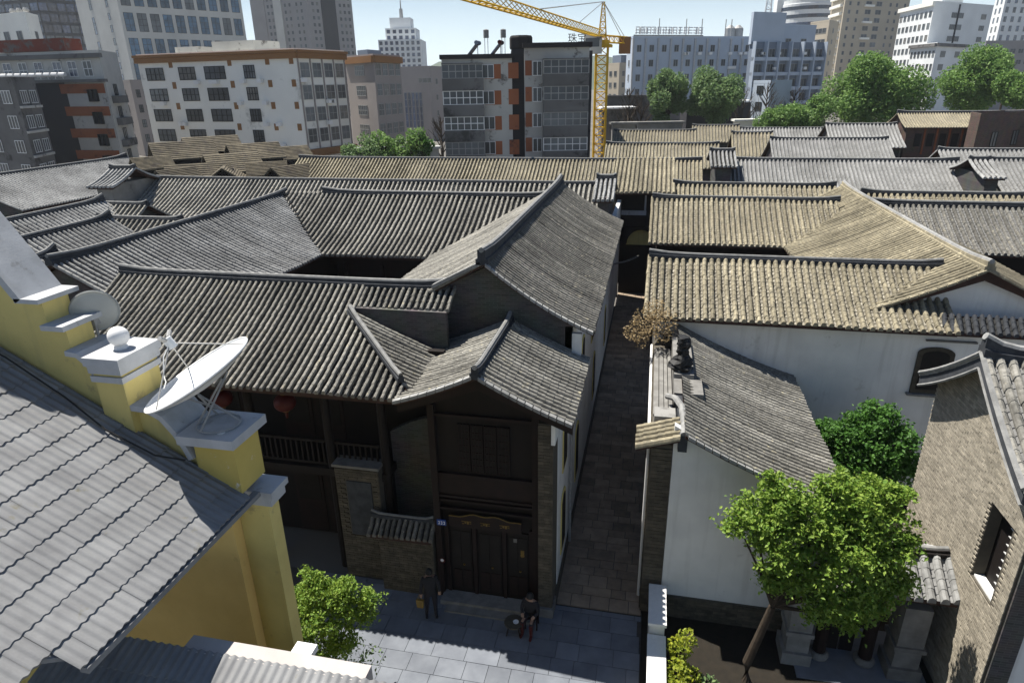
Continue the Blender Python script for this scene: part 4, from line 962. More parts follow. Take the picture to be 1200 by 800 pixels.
for (c_, r_) in cl: mb.tube([(.95, 21.3, 5.9), Vector((.95, 21.3, 6.2)).lerp(Vector(c_), .5), c_], [.03, .02, .008], 5)
mb.build('stem', 'bark', pt)
# ================================================================ rows of old roofs behind
random.seed(5)
def row(name, label, px0, px1, py, zr, run=4.0, rise=1.9, tile='tile', pan='pan', pitch=.28, wall='brickdk', ends=True, lift=.15, name2=None, tl=.3, seg=3, r=.085, group=None):
    a = at(px0, py, Z=zr); b = at(px1, py, Z=zr); Y = (a.y+b.y)/2; x0, x1 = a.x*Y/a.y, b.x*Y/b.y
    t = thing(name, ((x0+x1)/2, Y, 0), label, 'building', group)
    slope(t, (x0, Y-run, zr-rise), 0, x1-x0, run, rise, pitch, r, .12, tile=tile, pan=pan, tl=tl, joined=True, seg=seg)
    slope(t, (x1, Y+run, zr-rise), R(180), x1-x0, run, rise, pitch*1.5, r, .12, tile=tile, pan=pan, tl=0, joined=True, seg=3)
    ridge(t, (x0-.1, Y, zr-.02), (x1+.1, Y, zr-.02), .18, .17, lift, .06)
    mb = MB(); mb.box(x0+.3, x1-.3, Y-run+.9, Y-run+1.1, -.1, zr-rise+.3); mb.box(x0+.3, x1-.3, Y+run-1.1, Y+run-.9, -.1, zr-rise+.3); mb.build('wall', 'wood2' if wall == 'wood' else wall, t)
    for x in (x0+.3, x1-.5):
        mb = MB(); mb.prism([(x, Y-run+.6, -.1), (x, Y+run-.6, -.1), (x, Y+run-.6, zr-rise+.1), (x, Y, zr-.12), (x, Y-run+.6, zr-rise+.1)], (.2, 0, 0)); mb.build('gable_wall', 'brickdky', t)
    return t, x0, x1, Y
t, gx0, gx1, gY = row('long_ridge_hall', 'very long grey roofed hall running behind the courtyard to the alley', 186, 716, 213, 8.4, 4.0, 2.0, pitch=.3, r=.09, lift=.05)
# tiled fire-wall heads at both ends of the long hall
def firewall(label, x, y0, y1, z0, z1, slopes=True, tile='tile_b', wmat='white', hw=.9):
    t = thing('fire_wall', (x, (y0+y1)/2, 0), label, 'wall')
    mb = MB(); mb.box(x-hw*.6, x+hw*.6, y0, y1, -.1, z1-.75); mb.build('wall', wmat, t)
    slope(t, (x-hw, y0-.3, z1-.9), 0, 2*hw, (y1-y0)*.5+.3, .9, .28, .09, .1, tile=tile, tl=.25, seg=3)
    slope(t, (x+hw, y1+.3, z1-.9), R(180), 2*hw, (y1-y0)*.5+.3, .9, .28, .09, .1, tile=tile, tl=.25, seg=3)
    ridge(t, (x-hw-.05, (y0+y1)/2, z1), (x+hw+.05, (y0+y1)/2, z1), .2, .2, .1, .07, n=6)
firewall('tile-topped fire wall at the left end of the long hall', gx0-.7, gY-4, gY-.2, 0, 9.3, wmat='concrete')
firewall('tile-topped fire wall beside the alley at the end of the long hall', -2.6, 35.6, 39.2, 0, 9.0, wmat='brickdk', hw=.5)
row('mossy_hall', 'long mossy yellow roof stretching behind the alley end', 352, 822, 187, 7.9, 4.2, 2.0, tile='tile_y', pan='pan_y', pitch=.32, r=.10)
row('mossy_hall', 'short mossy roof stepping above the long mossy roof by the crane', 711, 842, 169, 8.0, 4.0, 2.0, tile='tile_y', pan='pan_y', pitch=.34, r=.10)
row('mossy_hall', 'upper mossy roof of the three stacked roofs near the crane', 720, 815, 153.5, 8.0, 4.5, 2.0, tile='tile_y', pan='pan_y', pitch=.4, r=.12)
row('courtyard_hall', 'narrow mossy ridge roof just behind the second right hall', 790, 978, 217, 7.7, 3.0, 1.5, tile='tile_y', pan='pan_y', pitch=.3, r=.09)
row('grey_hall', 'broad pale grey roof with a few bright stones on it', 850, 1122, 188, 8.2, 4.6, 2.2, tile='tile_b', pan='pan_b', pitch=.3, r=.085)
row('grey_hall', 'pale grey roof one row above the broad grey roof', 903, 1040, 163, 8.2, 5.0, 2.4, tile='tile_b', pan='pan_b', pitch=.36, r=.10)
row('tan_hall', 'small tan roof between the mossy roofs and grey roofs', 858, 905, 156, 8.2, 4.0, 2.4, tile='tile_y', pan='pan_y', pitch=.4, r=.12)
row('tan_hall', 'small tan roof under the big leafy trees', 812, 866, 147.5, 8, 4.0, 2.0, tile='tile_y', pan='pan_y', pitch=.42, r=.12)
row('grey_hall', 'low grey roof in front of the green shrub bank', 866, 984, 150.5, 7.5, 4.5, 2.0, tile='tile_b', pan='pan_b', pitch=.42, r=.12)
row('patched_hall', 'mossy roof patched with boards behind the right rear hall', 1010, 1215, 228, 7.9, 3.0, 1.5, tile='tile_y', pan='pan_y', pitch=.3, r=.09)
row('grey_hall', 'grey roof below the old brick house with tan roof', 1100, 1230, 176, 8.0, 4.5, 2.2, tile='tile_b', pan='pan_b', pitch=.34, r=.10)
row('grey_hall', 'pale grey roof with white gable at the right edge', 1156, 1240, 187, 8.4, 4.5, 2.2, tile='tile_b', pan='pan_b', pitch=.3, r=.09, wall='white')
row('grey_hall', 'hipped slate grey roof behind the brick gable', 968, 1050, 146, 8.6, 5.0, 2.4, tile='tile_b', pan='pan_b', pitch=.42, r=.11)
row('grey_row_house', 'short grey striped roof left of the courtyard wing', 112, 172, 240, 8.0, 3.6, 1.8, pitch=.3, r=.09)
row('grey_row_house', 'striped roof tucked against the left courtyard wing ridge', 118, 212, 257.5, 8.0, 3.4, 1.7, pitch=.3, r=.09)

def yrow(name, label, X, Y0, Y1, zr, run, rise, tile='tile_b', pan='pan', pitch=.26, wall='brickdk'):
    t = thing(name, (X, (Y0+Y1)/2, 0), label, 'building')
    slope(t, (X+run, Y0, zr-rise), R(90), Y1-Y0, run, rise, pitch, .08, .12, tile=tile, pan=pan, tl=.3, joined=True, seg=3)
    slope(t, (X-run, Y1, zr-rise), R(-90), Y1-Y0, run, rise, pitch*1.5, .08, .12, tile=tile, pan=pan, tl=0, joined=True, seg=3)
    ridge(t, (X, Y0-.1, zr-.02), (X, Y1+.1, zr-.02), .2, .18, .25, .07)
    for y in (Y0+.3, Y1-.5):
        mb = MB(); mb.prism([(X-run+.5, y, -.1), (X+run-.5, y, -.1), (X+run-.5, y, zr-rise+.1), (X, y, zr-.12), (X-run+.5, y, zr-rise+.1)], (0, .2, 0)); mb.build('gable_wall', wall, t)
    mb = MB(); mb.box(X+run-1, X+run-.8, Y0+.5, Y1-.5, -.1, zr-rise+.1); mb.build('wall', 'wood2', t)
yrow('big_grey_hall', 'broad plain grey roof below the striped apartment block', -48.5, 38, 54, 8.2, 5, 2.0, 'tile_b', 'pan_b')
yrow('ribbed_roof_house', 'ribbed roof house at the left edge above the sloping coping', -30.5, 22.5, 31.5, 8.2, 3.6, 1.7)
yrow('ribbed_roof_house', 'ribbed roof house with pale awning beside it', -26, 19.5, 27, 8.2, 3.4, 1.7)
yrow('small_ridge_house', 'small ridge roof showing left of the dark courtyard gable', -23.2, 15.5, 21, 8.0, 2.6, 1.3)
yrow('brown_roof_house', 'brown weathered roof at the far left edge', -52, 36.5, 42, 7.4, 6, 2.4, 'tile_y', 'pan_y')
mb = MB(); mb.prism([(-25.6, 25.8, 7.0), (-22.8, 25.8, 7.0), (-22.8, 30.0, 7.15), (-25.6, 30.0, 7.15)], (0, 0, .06)); aw_ = thing('awning', (-24.2, 28, 0), 'pale blue grey awning sheet between the left roofs', 'awning'); mb.build('sheet', 'coping', aw_)
for x in (-25.4, -23.0):
    mb = MB(); mb.tube([(x, 26.2, 0), (x, 26.2, 7.0)], .05, 6); mb.build('post', 'metal', aw_)

# shacks below the cream block
def shack(label, px, py, W, wd, ln, zr, rz, tile='shack'):
    c = at(px, py, W=W); zr = c.z; t = thing('old_shack', (c.x, c.y, 0), label, 'shack', 'old brown shacks'); z0 = zr-wd*.34
    mb = MB(); mb.box(-wd/2+.3, wd/2-.3, -ln/2+.3, ln/2-.3, -.1, z0)
    mb.prism([(-wd/2+.3, -ln/2+.3, z0), (wd/2-.3, -ln/2+.3, z0), (0, -ln/2+.3, zr-.1)], (0, ln-.6, 0)); w_ = mb.build('wall', 'wood'); w_.parent = t
    for s in (-1, 1):
        mb = MB(); k = 10
        for i in range(k):
            a, b = i/k, (i+1)/k
            pa = (s*wd/2*(1-a), z0+(zr-z0)*a+.10); pb = (s*wd/2*(1-b), z0+(zr-z0)*b+.04)
            mb.prism([(pa[0], -ln/2, pa[1]), (pb[0], -ln/2, pb[1]), (pb[0], -ln/2, pb[1]-.1), (pa[0], -ln/2, pa[1]-.16)], (0, ln, 0))
        r_ = mb.build('roof', tile); r_.parent = t
    t.rotation_euler = (0, 0, rz)
shack('old brown shack with dark open gable below the cream block', 212, 166, 66, 4.6, 6.0, 0, R(-42))
shack('old brown shack behind the one with the open gable', 246, 160, 74, 4.6, 6.0, 0, R(-42))
shack('old low shack with sagging brown roof', 270, 180, 62, 4.6, 5.0, 0, R(-40))
shack('old brown shack with its gable turned to the mossy hall', 296, 168, 70, 4.4, 5.5, 0, R(-42))
shack('old brown shack nearest the cream block corner', 335, 172, 74, 3.8, 5, 0, R(-40))
shack('old flat brown shack with a pale ridge board', 232, 192, 58, 4.4, 5.5, 0, R(-55))
for px, py, W, rz, lab in ((176, 184, 60, -35, 'small weathered shack roof beside the tarpaulin shed'), (205, 198, 56, -20, 'small weathered shack roof behind the tile-topped fire wall'), (262, 195, 58, 30, 'small weathered shack roof in front of the low sagging shack'), (312, 190, 60, -60, 'small weathered shack roof wedged between two larger shacks'), (340, 194, 58, -20, 'small weathered shack roof touching the long mossy hall')):
    shack(lab, px, py, W, random.uniform(2.6, 3.6), random.uniform(3, 4.5), 0, R(rz))
mb = MB(); c = at(158, 192, W=58); mb.prism([(c.x-2.5, c.y-1.5, 6.6), (c.x+2.5, c.y-2.5, 6.4), (c.x+3, c.y+.5, 6.7), (c.x-2, c.y+1.5, 6.9)], (0, 0, .05))
tp = thing('tarpaulin_shed', (c.x, c.y, 0), 'shed under a pale blue tarpaulin behind the plain grey roof', 'shed'); mb.build('tarpaulin', 'coping', tp)
mb = MB(); mb.box(c.x-1.8, c.x+2.2, c.y-1.2, c.y+.5, -.1, 6.35); mb.build('wall', 'wood', tp)

firewall('tile-topped wall head at the left end of the broad grey roof', at(843, 180, Z=8.4).x*.98, at(843, 180, Z=8.4).y-6, at(843, 180, Z=8.4).y-1, 0, 8.9, wmat='brickdk')
firewall('tile-topped wall head at the right end of the broad grey roof', at(1128, 188, Z=8.4).x, at(1128, 188, Z=8.4).y-5, at(1128, 188, Z=8.4).y, 0, 8.7, wmat='brickdk', hw=.6)
for k, (px, py, w_, l_) in enumerate(((1047, 229, .9, 1.2), (1062, 230, 1.0, 1.5), (1080, 231, 1.4, 1.6), (1105, 232, 1.6, 1.5), (1130, 233, 1.5, 1.4))):
    c = at(px, py, Z=7.62); mb = MB(); mb.prism([(c.x, c.y-l_, c.z-.5*l_+.12), (c.x+w_, c.y-l_, c.z-.5*l_+.12), (c.x+w_, c.y, c.z+.12), (c.x, c.y, c.z+.12)], (0, 0, .05))
    tag(mb.build('loose_board', ('coping', 'shack', 'shack', 'board', 'shack')[k]), ('pale sheet laid on the patched mossy roof', 'narrow brown board on the patched mossy roof', 'broad brown board on the patched mossy roof', 'dark board on the patched mossy roof', 'end brown board on the patched mossy roof')[k], 'board', 'boards patching the mossy roof')
# passage house over the end of the alley
PH = thing('passage_house', (-.8, 45, 0), 'red timber house with pale window closing the alley above an arch', 'building')
slope(PH, (-2.6, 43.3, 7.3), 0, 3.9, 5.5, 1.6, .3, .1, .1, tile='tile_y', pan='pan_y', tl=.3)
mb = MB(); mb.box(-2.4, .9, 44.5, 44.8, 4.9, 7.5); mb.box(-2.4, -2.05, 44.5, 44.8, -.1, 4.9); mb.box(.36, .9, 44.5, 44.8, -.1, 4.9); mb.box(-2.4, .9, 48, 48.3, -.1, 8.5); mb.build('wall', 'wood2', PH)
mb = MB(); mb.box(-2.0, -.35, 44.40, 44.498, 5.7, 6.0); mb.build('sill', 'coping', PH)
mb = MB(); mb.box(-1.95, -.5, 44.44, 44.498, 6.01, 7.2); wi = mb.build('window', 'dark', PH)
mb = MB(); mb.box(-.5, -.38, 44.42, 44.497, 6.0, 7.3); mb.build('frame', 'coping', wi)
pts = [(.36, 44.45, 3.6)]+[(-.6+.95*math.cos(math.pi*k/12), 44.45, 3.75+.95*math.sin(math.pi*k/12)) for k in range(13)]+[(-2.05, 44.45, 3.6), (-2.05, 44.45, 4.89), (.36, 44.45, 4.89)]
mb = MB(); mb.prism(pts, (0, .2, 0)); mb.build('arch_head', 'wood2', PH)
mb = MB(); mb.box(-1.6, .35, 44.7, 44.78, 3.62, 4.75); mb.build('arch_panel', 'yellow', PH)
mb = MB(); mb.box(-2.04, .35, 45.2, 45.3, -.1, 3.55); mb.build('passage_door', 'wood', PH)

# ================================================================ modern town
_wc = {}
def winmesh(w_, h_, nx, ny, fr, gl, bar=.07, out=.05):
    k = (round(w_, 2), round(h_, 2), nx, ny, fr, gl, bar, out)
    if k in _wc: return _wc[k]
    mb = MB(); mb.cur = 1; mb.box(-w_/2, w_/2, -out*.3, .02, 0, h_); mb.cur = 0
    for i in range(nx+1):
        x = -w_/2+w_*i/nx; mb.box(x-bar/2, x+bar/2, -out, -out*.3-.001, 0, h_)
    for i in range(ny+1):
        z = h_*i/ny; mb.box(-w_/2-bar/2, w_/2+bar/2, -out-.002, -out*.3-.001, z-bar/2, z+bar/2)
    _wc[k] = mb.mesh('window', [fr, gl]); return _wc[k]
MT = {}
def bm(name, c, c2=None, patch=None, pscale=.15, pth=.6):
    MT[name] = pm(name, c, c2 or tuple(v*.88 for v in c), .12, .85, .1, 6, 0, patch, pscale, pth); return MT[name]
bm('cream_render', (.80, .79, .73), None, (.45, .44, .40)); bm('pinkgrey_render', (.30, .27, .255)); bm('brown_cornice', (.26, .13, .05)); bm('orange_brick', (.33, .115, .05), (.22, .075, .035), (.12, .05, .035), .6, .56)
bm('stained_concrete', (.17, .165, .16), (.10, .098, .094), (.05, .048, .046), .4, .55); bm('grimy_white', (.50, .49, .45), (.36, .35, .33), (.13, .12, .11), .45, .58)
bm('beige_cladding', (.54, .53, .49)); bm('tower_grey', (.30, .285, .28)); bm('white_cladding', (.72, .74, .74)); bm('blue_grey_render', (.42, .48, .56)); bm('dark_blue_render', (.17, .205, .26)); bm('tan_render', (.42, .37, .29)); bm('dark_wall', (.035, .035, .04))
bm('crane_yellow', (.62, .38, .02)); bm('red_sheet', (.17, .045, .03), None, (.12, .11, .10), .5, .52); bm('tank_black', (.025, .022, .022))
M.update(MT); M['dark_red_brick'] = brickmat('dark_red_brick', (.10, .06, .045), (.07, .045, .035), (.11, .085, .07))
M['glass_blue'] = glassmat('blue_glass', (.025, .06, .10), .25); M['glass_dark'] = glassmat('dark_glass', (.02, .024, .028), .35); M['glass_pale'] = glassmat('pale_glass', (.05, .056, .06), .35); M['glass_navy'] = glassmat('navy_glass', (.022, .032, .06), .12)
M['curtain'] = pm('curtained_glass', (.20, .19, .17), (.11, .11, .105), .9, .4, 0, rnd=.3)
M['frame_w'] = M['paint']; M['frame_d'] = M['black']; M['frame_g'] = M['metal']

def xy(px, py, W): p = at(px, py, W=W); return Vector((p.x, p.y, 0)), p.z
class Block:
    """a building from its visible top corners (pixel, distance): left end, nearest corner, right end"""
    def __init__(s, name, label, L, K, Rr, wall, z0=-.1, cat='building', ztop=None, roof='concrete', parapet=.5):
        A, za = xy(*L); B, zb = xy(*K); Cc, zc = xy(*Rr)
        s.z1 = ztop if ztop is not None else (za+zb+zc)/3; s.A, s.B, s.C = A, B, Cc; s.z0 = z0
        s.D = A+Cc-B
        s.t = thing(name, ((A.x+Cc.x)/2, (A.y+Cc.y)/2, max(z0, 0)), label, cat)
        mb = MB(); mb.prism([(p.x, p.y, z0) for p in (A, B, Cc, s.D)], (0, 0, s.z1-z0)); s.wall = mb.build('wall', wall, s.t)
        if parapet:
            mb = MB(); ctr = (A+Cc)/2
            P = [(ctr+(p-ctr)*1.004) for p in (A, B, Cc, s.D)]; Q = [(ctr+(p-ctr)*.97) for p in (A, B, Cc, s.D)]
            for i in range(4):
                a, b, c_, d_ = P[i], P[(i+1) % 4], Q[(i+1) % 4], Q[i]
                mb.prism([(v.x, v.y, s.z1+.001) for v in (a, b, c_, d_)], (0, 0, parapet))
            mb.build('parapet', wall if parapet < .9 else roof, s.t)
    def face(s, f): return {'L': (s.A, s.B), 'R': (s.B, s.C)}[f]
    def win(s, f, cols, zs, w_, h_, nx=2, ny=1, fr='frame_w', gl='glass_dark', out=.06, name='window', skip=0, bar=.08):
        a, b = s.face(f); d = b-a; ln = d.length; d.normalize(); rz = math.atan2(d.y, d.x)
        nrm = Vector((d.y, -d.x, 0))
        for z in zs:
            for c_ in cols:
                if skip and random.random() < skip: continue
                ww = w_ if not isinstance(w_, (list, tuple)) else w_[cols.index(c_)]
                p = a+d*(c_*ln)+nrm*.03; k_ = random.random(); g2 = gl if k_ < .68 else ('glass_pale' if k_ < .88 else 'curtain')
                if gl in ('glass_blue', 'glass_navy'): g2 = gl if k_ < .85 else 'glass_pale'
                inst(name, winmesh(ww, h_, nx, ny, fr, g2, bar, out), s.t, (p.x, p.y, z), rz)
    def band(s, f, a0, a1, z0, z1, mat, out=.1, name='band'):
        a, b = s.face(f); d = b-a; ln = d.length; d = d.normalized(); nrm = Vector((d.y, -d.x, 0))
        p = a+d*(a0*ln)+nrm*out; mb = MB(); mb.obox(p, d, -nrm, ln*(a1-a0), out-.001, z0, z1); return mb.build(name, mat, s.t)
    def acs(s, f, n, zs, fr=(.05, .95)):
        a, b = s.face(f); d = (b-a).normalized(); ln = (b-a).length; nrm = Vector((d.y, -d.x, 0)); rz = math.atan2(d.y, d.x)
        global _acm
        for k in range(n):
            p = a+d*(random.uniform(*fr)*ln)+nrm*.45; inst('air_conditioner', _acm, s.t, (p.x, p.y, random.choice(zs)-.75), rz)
    def roofbox(s, u, v, w_, d_, h_, mat, name='roof_box'):
        c_ = s.A+(s.B-s.A)*u+(s.C-s.B)*v; mb = MB(); a = (s.B-s.A).normalized(); b = (s.C-s.B).normalized()
        mb.obox(c_-a*w_/2-b*d_/2, a, b, w_, d_, s.z1, s.z1+h_); return mb.build(name, mat, s.t)

_ab = MB(); _ab.box(-.45, .45, -.3, .3, 0, .62); _ab.box(-.4, .4, -.32, -.301, .06, .56); _acm = _ab.mesh('air_conditioner', 'paint')
# cream block with brown cornice
b = Block('cream_block', 'cream four-storey block with brown cornice and barred windows', (160, 67, 116), (346, 61, 105), (403, 63.5, 115), 'cream_render')
zt = b.z1
for f in 'LR': b.band(f, -.01, 1.01, zt-1.0, zt-.15, 'brown_cornice', .5, 'cornice'); b.band(f, -.01, 1.01, zt-.12, zt+.3, 'brown_cornice', .8, 'cornice')
fl = [zt-1.4-3.45*(k+1)+1.0 for k in range(4)]
b.win('L', [.105, .32, .50, .715], fl, [4.0, 3.6, 4.4, 2.2], 2.0, 4, 2, 'frame_d', 'glass_dark', bar=.12)
for z in fl:
    for u in (.22, .60, .83, .97): b.band('L', u-.012, u+.012, z+2.0, z+3.1, 'brown_cornice', .06, 'tile_accent')
b.win('R', [.14, .38, .62, .86], fl, 2.0, 2.2, 2, 2, 'frame_g', 'glass_pale')
for u in (.02, .26, .5, .74, .98): b.band('R', u-.012, u+.012, zt-16, zt-1.0, 'pinkgrey_render', .12, 'pilaster')
b.band('R', 0, 1, 3.0, 4.2, 'brown_cornice', 1.0, 'lower_canopy')
b.acs('L', 16, fl); b.acs('R', 5, fl)
b.roofbox(.55, .5, 9, 6, 2.2, 'grimy_white', 'stair_head'); b.roofbox(.25, .4, 5, 4, 1.6, 'grimy_white', 'roof_hut')
mb = MB(); c = b.A.lerp(b.C, .55)
for k in range(5): mb.lathe((c.x+k*1.1-2, c.y+2-k*.3, zt), [(.03, 0), (.03, 2.4)], 5)
mb.build('aerial', 'metal', b.t)
# grey extension
b = Block('grey_block', 'grey brown five-storey block joined behind the cream block', (404, 67, 122), (437, 67, 114), (469, 71, 123), 'pinkgrey_render')
zt = b.z1
for f in 'LR': b.band(f, -.01, 1.01, zt-.9, zt+.2, 'brown_cornice', .5, 'cornice')
fl = [zt-3.4*(k+1)+.4 for k in range(4)]
b.win('L', [.5], fl, 3.6, 1.7, 5, 2, 'frame_g', 'glass_dark'); b.win('R', [.14, .38, .62, .86], fl, 1.7, 2.0, 2, 2, 'frame_g', 'glass_pale')
b.band('R', 0, 1, 2.6, 3.6, 'brown_cornice', 1.5, 'lower_canopy'); b.roofbox(.5, .4, 4, 5, 1.4, 'dark_blue_render', 'roof_shed')
# narrow brown block in the gap
b = Block('narrow_block', 'narrow brown tenement in the gap beside the cream block', (136, 96, 150), (152, 96, 144), (175, 98, 150), 'pinkgrey_render')
b.win('L', [.5], [b.z1-3.2*(k+1) for k in range(4)], 1.3, 1.6, 2, 2, 'frame_d'); b.win('R', [.3, .7], [b.z1-3.2*(k+1) for k in range(4)], 1.3, 1.6, 2, 2, 'frame_d')
# striped apartment block, left
b = Block('striped_apartments', 'old apartment block with orange and white striped end wall', (-40, 66, 98), (116, 64, 92), (138, 68, 100), 'grimy_white')
zt = b.z1; b.band('L', -.02, 1.02, zt-.5, zt+.1, 'stained_concrete', .5, 'cornice')
b.band('L', .30, .70, zt-24, zt-3.6, 'dark_wall', .04, 'painted_recess_shade')  # flat dark panel on the wall, painting the shade of a recess
for k in range(5): b.band('L', .66, .985, zt-5.2-3.1*k, zt-3.9-3.1*k, 'orange_brick', .07, 'orange_stripe')
b.band('L', -.02, 1.02, zt-3.7, zt-3.3, 'stained_concrete', .6, 'ledge')
b.win('L', [.30, .42, .54, .68, .79, .90], [zt-2.9], 1.5, 2.0, 2, 2, 'frame_w', 'glass_navy')
b.win('L', [.45, .90], [zt-6.3-3.1*k for k in range(5)], 1.5, 1.6, 2, 1, 'frame_d', 'glass_dark', out=.4)
for k in range(5): b.band('R', .15, .75, zt-6.6-3.1*k, zt-5.6-3.1*k, 'stained_concrete', .8, 'balcony')
b.win('R', [.45], [zt-5.5-3.1*k for k in range(5)], 1.6, 1.5, 2, 1, 'frame_d', 'glass_dark')
c0 = b.A.lerp(b.B, .62); dv = (b.B-b.A).normalized()
for k in range(9):                                                      # water heaters along the ledge
    p = b.A.lerp(b.B, .30+.055*k); nrm = Vector((dv.y, -dv.x, 0)); p = p+nrm*.9
    mb = MB(); mb.tube([(p.x-.5, p.y, zt-2.6), (p.x+.5, p.y, zt-2.6)], .28, 8); mb.tube([(p.x, p.y, zt-3.2), (p.x, p.y, zt-2.7)], .05, 5); mb.build('water_heater', 'paint', b.t)
mb = MB(); a = b.A.lerp(b.B, .25); nrm = Vector((dv.y, -dv.x, 0)); mb.obox(a+nrm*.2, dv, -nrm, 13, 3, zt+.6, zt+2.2); mb.build('roof_shed', 'red_sheet', b.t)
b = Block('grey_apartments', 'grey apartment block with white window rows at the left edge', (-60, 96, 86), (14, 92, 80), (42, 100, 86), 'stained_concrete')
for f in 'LR': b.win(f, [.3, .72] if f == 'R' else [.5, .85], [b.z1-2.6-3.0*k for k in range(5)], 1.9, 1.5, 3, 1, 'frame_w', 'glass_dark')
for k in range(5): b.band('R', 0, .95, b.z1-3.2-3*k, b.z1-2.9-3*k, 'grimy_white', .3, 'ledge')
b = Block('cream_roof_house', 'small cream building showing above the red roof shed', (-30, 20, 128), (30, 19, 122), (45, 22, 128), 'cream_render')
b.win('L', [.55, .8], [b.z1-4.2], 1.6, 1.5, 2, 1, 'frame_g', 'glass_dark'); b.win('R', [.5], [b.z1-4.2], 1.3, 1.5, 2, 1, 'frame_g', 'glass_dark')
for k in range(3):
    c = b.A.lerp(b.B, .6+.13*k); mb = MB(); mb.tube([(c.x, c.y+2, b.z1), (c.x, c.y+2, b.z1+1.3)], .05, 5); mb.lathe((c.x, c.y+2, b.z1+.8), [(.5, 0), (.55, .3), (.3, .7)], 10); mb.build('water_tank', 'metal', b.t)
# towers, left
b = Block('beige_tower', 'tall beige office tower with deep blue window bays', (74, -60, 252), (124, -60, 232), (273, -60, 262), 'beige_cladding')
cols = [(k+.5)/10*.98+.01 for k in range(10)]; zs = [b.z1-4-8.6*(k+1) for k in range(9)]
ln = (b.C-b.B).length
b.win('R', cols, zs, ln*.068, 6.2, 2, 3, 'frame_d', 'glass_blue', bar=.12)
b.win('L', [.35], zs, 2.2, 6.0, 1, 3, 'frame_d', 'glass_navy'); b.win('L', [.75], [z+d_ for z in zs for d_ in (0, 4.2)], 1.8, 2.4, 1, 1, 'frame_d', 'glass_navy')
b = Block('navy_tower', 'dark navy glass tower in the top left corner', (-60, -50, 330), (30, -50, 318), (84, -50, 330), 'dark_wall')
ln = (b.C-b.B).length
for f, cs in (('L', [(k+.5)/9 for k in range(9)]), ('R', [(k+.5)/5 for k in range(5)])):
    b.win(f, cs, [b.z1-5*(k+1) for k in range(15)], ((b.B-b.A).length/9 if f == 'L' else ln/5)*.86, 3.6, 2, 1, 'frame_d', 'glass_navy')
b = Block('grey_tower', 'grey residential tower with many small windows above the cream block', (284, -60, 342), (352, -60, 326), (406, -60, 340), 'tower_grey')
b.band('L', .42, .56, 0, b.z1, 'beige_cladding', .6, 'pier'); b.band('R', .3, .62, 0, b.z1, 'dark_wall', .3, 'recess'); b.band('L', -.0, .25, 0, b.z1, 'tower_grey', .3, 'pier')
zs = [b.z1-3.3*(k+1)-1 for k in range(26)]
b.win('L', [.31, .38, .62, .70, .82, .90], zs, 1.5, 1.7, 1, 1, 'frame_g', 'glass_dark'); b.win('R', [.12, .22, .72, .82, .92], zs, 1.4, 1.7, 1, 1, 'frame_g', 'glass_dark')
t = thing('white_stepped_tower', (*xy(468, 60, 430)[0][:2], 0), 'white stepped tower with spire on the skyline', 'tower')
def tier(x0, x1, py, W, z0=None, wall='white_cladding', cols=6, rows=4):
    A, z = xy(x0, py, W); B, _ = xy(x1, py, W); d = (B-A).normalized(); n_ = Vector((-d.y, d.x, 0)); L_ = (B-A).length
    mb = MB(); mb.obox(A+n_*(28-L_)/2, d, n_, L_, L_, -.1 if z0 is None else z0, z); mb.build('tier', wall, t)
    for i in range(cols):
        for j in range(rows):
            p = A+d*(L_*(i+.5)/cols)+n_*((28-L_)/2-.05)
            inst('window', winmesh(L_/cols*.55, 2.2, 1, 1, 'frame_g', 'glass_navy', .1), t, (p.x, p.y, z-3.2-3.6*j), math.atan2(d.y, d.x))
    return A, B, z, n_
tier(443, 493, 47, 430, cols=8, rows=6); tier(450, 486, 33, 430, cols=5, rows=2); A, B, z, n_ = tier(454, 479, 20, 430, cols=0, rows=0)
c = A.lerp(B, .5)+n_*14; mb = MB(); mb.tube([(c.x, c.y, z), (c.x, c.y, z+6)], [1.4, 1.2], 8); mb.tube([(c.x, c.y, z+6), (c.x, c.y, z+15)], [.5, .15], 6); mb.build('spire', 'metal', t)
b = Block('lilac_block', 'plain lilac grey block left of the balcony tenement', (466, 80, 176), (503, 79, 170), (518, 82, 178), 'pinkgrey_render')
b.win('L', [.2, .32, .44, .56, .68], [b.z1-15], 1.0, 9, 1, 5, 'frame_g', 'glass_navy'); b.win('R', [.5], [b.z1-4*(k+1) for k in range(4)], 1.2, 1.4, 1, 1, 'frame_g', 'glass_dark'); b.win('L', [.85], [b.z1-3.6], 4.5, 1.2, 3, 1, 'frame_g', 'glass_dark')

# balcony tenement in the centre
W0 = 78
A, z = xy(516, 62, W0); B, _ = xy(692, 55, W0); d = (B-A).normalized(); n_ = Vector((-d.y, d.x, 0)); L_ = (B-A).length; rz = math.atan2(d.y, d.x); zt = z+.2
TN = thing('balcony_tenement', (A.lerp(B, .5).x, A.lerp(B, .5).y, 0), 'grimy four-storey tenement with glazed balconies and orange brick panels', 'building')
def tb_(u0, u1, dep, z0, z1, mat, name, o0=0.0):
    mb = MB(); mb.obox(A+d*u0+n_*o0, d, n_, u1-u0, dep, z0, z1); return mb.build(name, mat, TN)
u1, u2 = L_*.52, L_*.56
tb_(0, u1-.8, 10, -.1, zt-.9, 'grimy_white', 'left_wing', .9); tb_(u1-.8, u2, 8, -.1, zt+.15, 'dark_wall', 'stair_recess', 2.0); tb_(u2, L_, 10, -.1, zt+.2, 'grimy_white', 'right_wing', .9); tb_(L_, L_+.4, 9, -.1, zt-.2, 'dark_wall', 'side_wall', 1.0)
tb_(-.2, u1-.6, 10.2, zt-.9, zt-.4, 'tank_black', 'roof_slab', .5); tb_(u2-.2, L_+.3, 10.4, zt+.2, zt+.75, 'tank_black', 'roof_slab', .4)
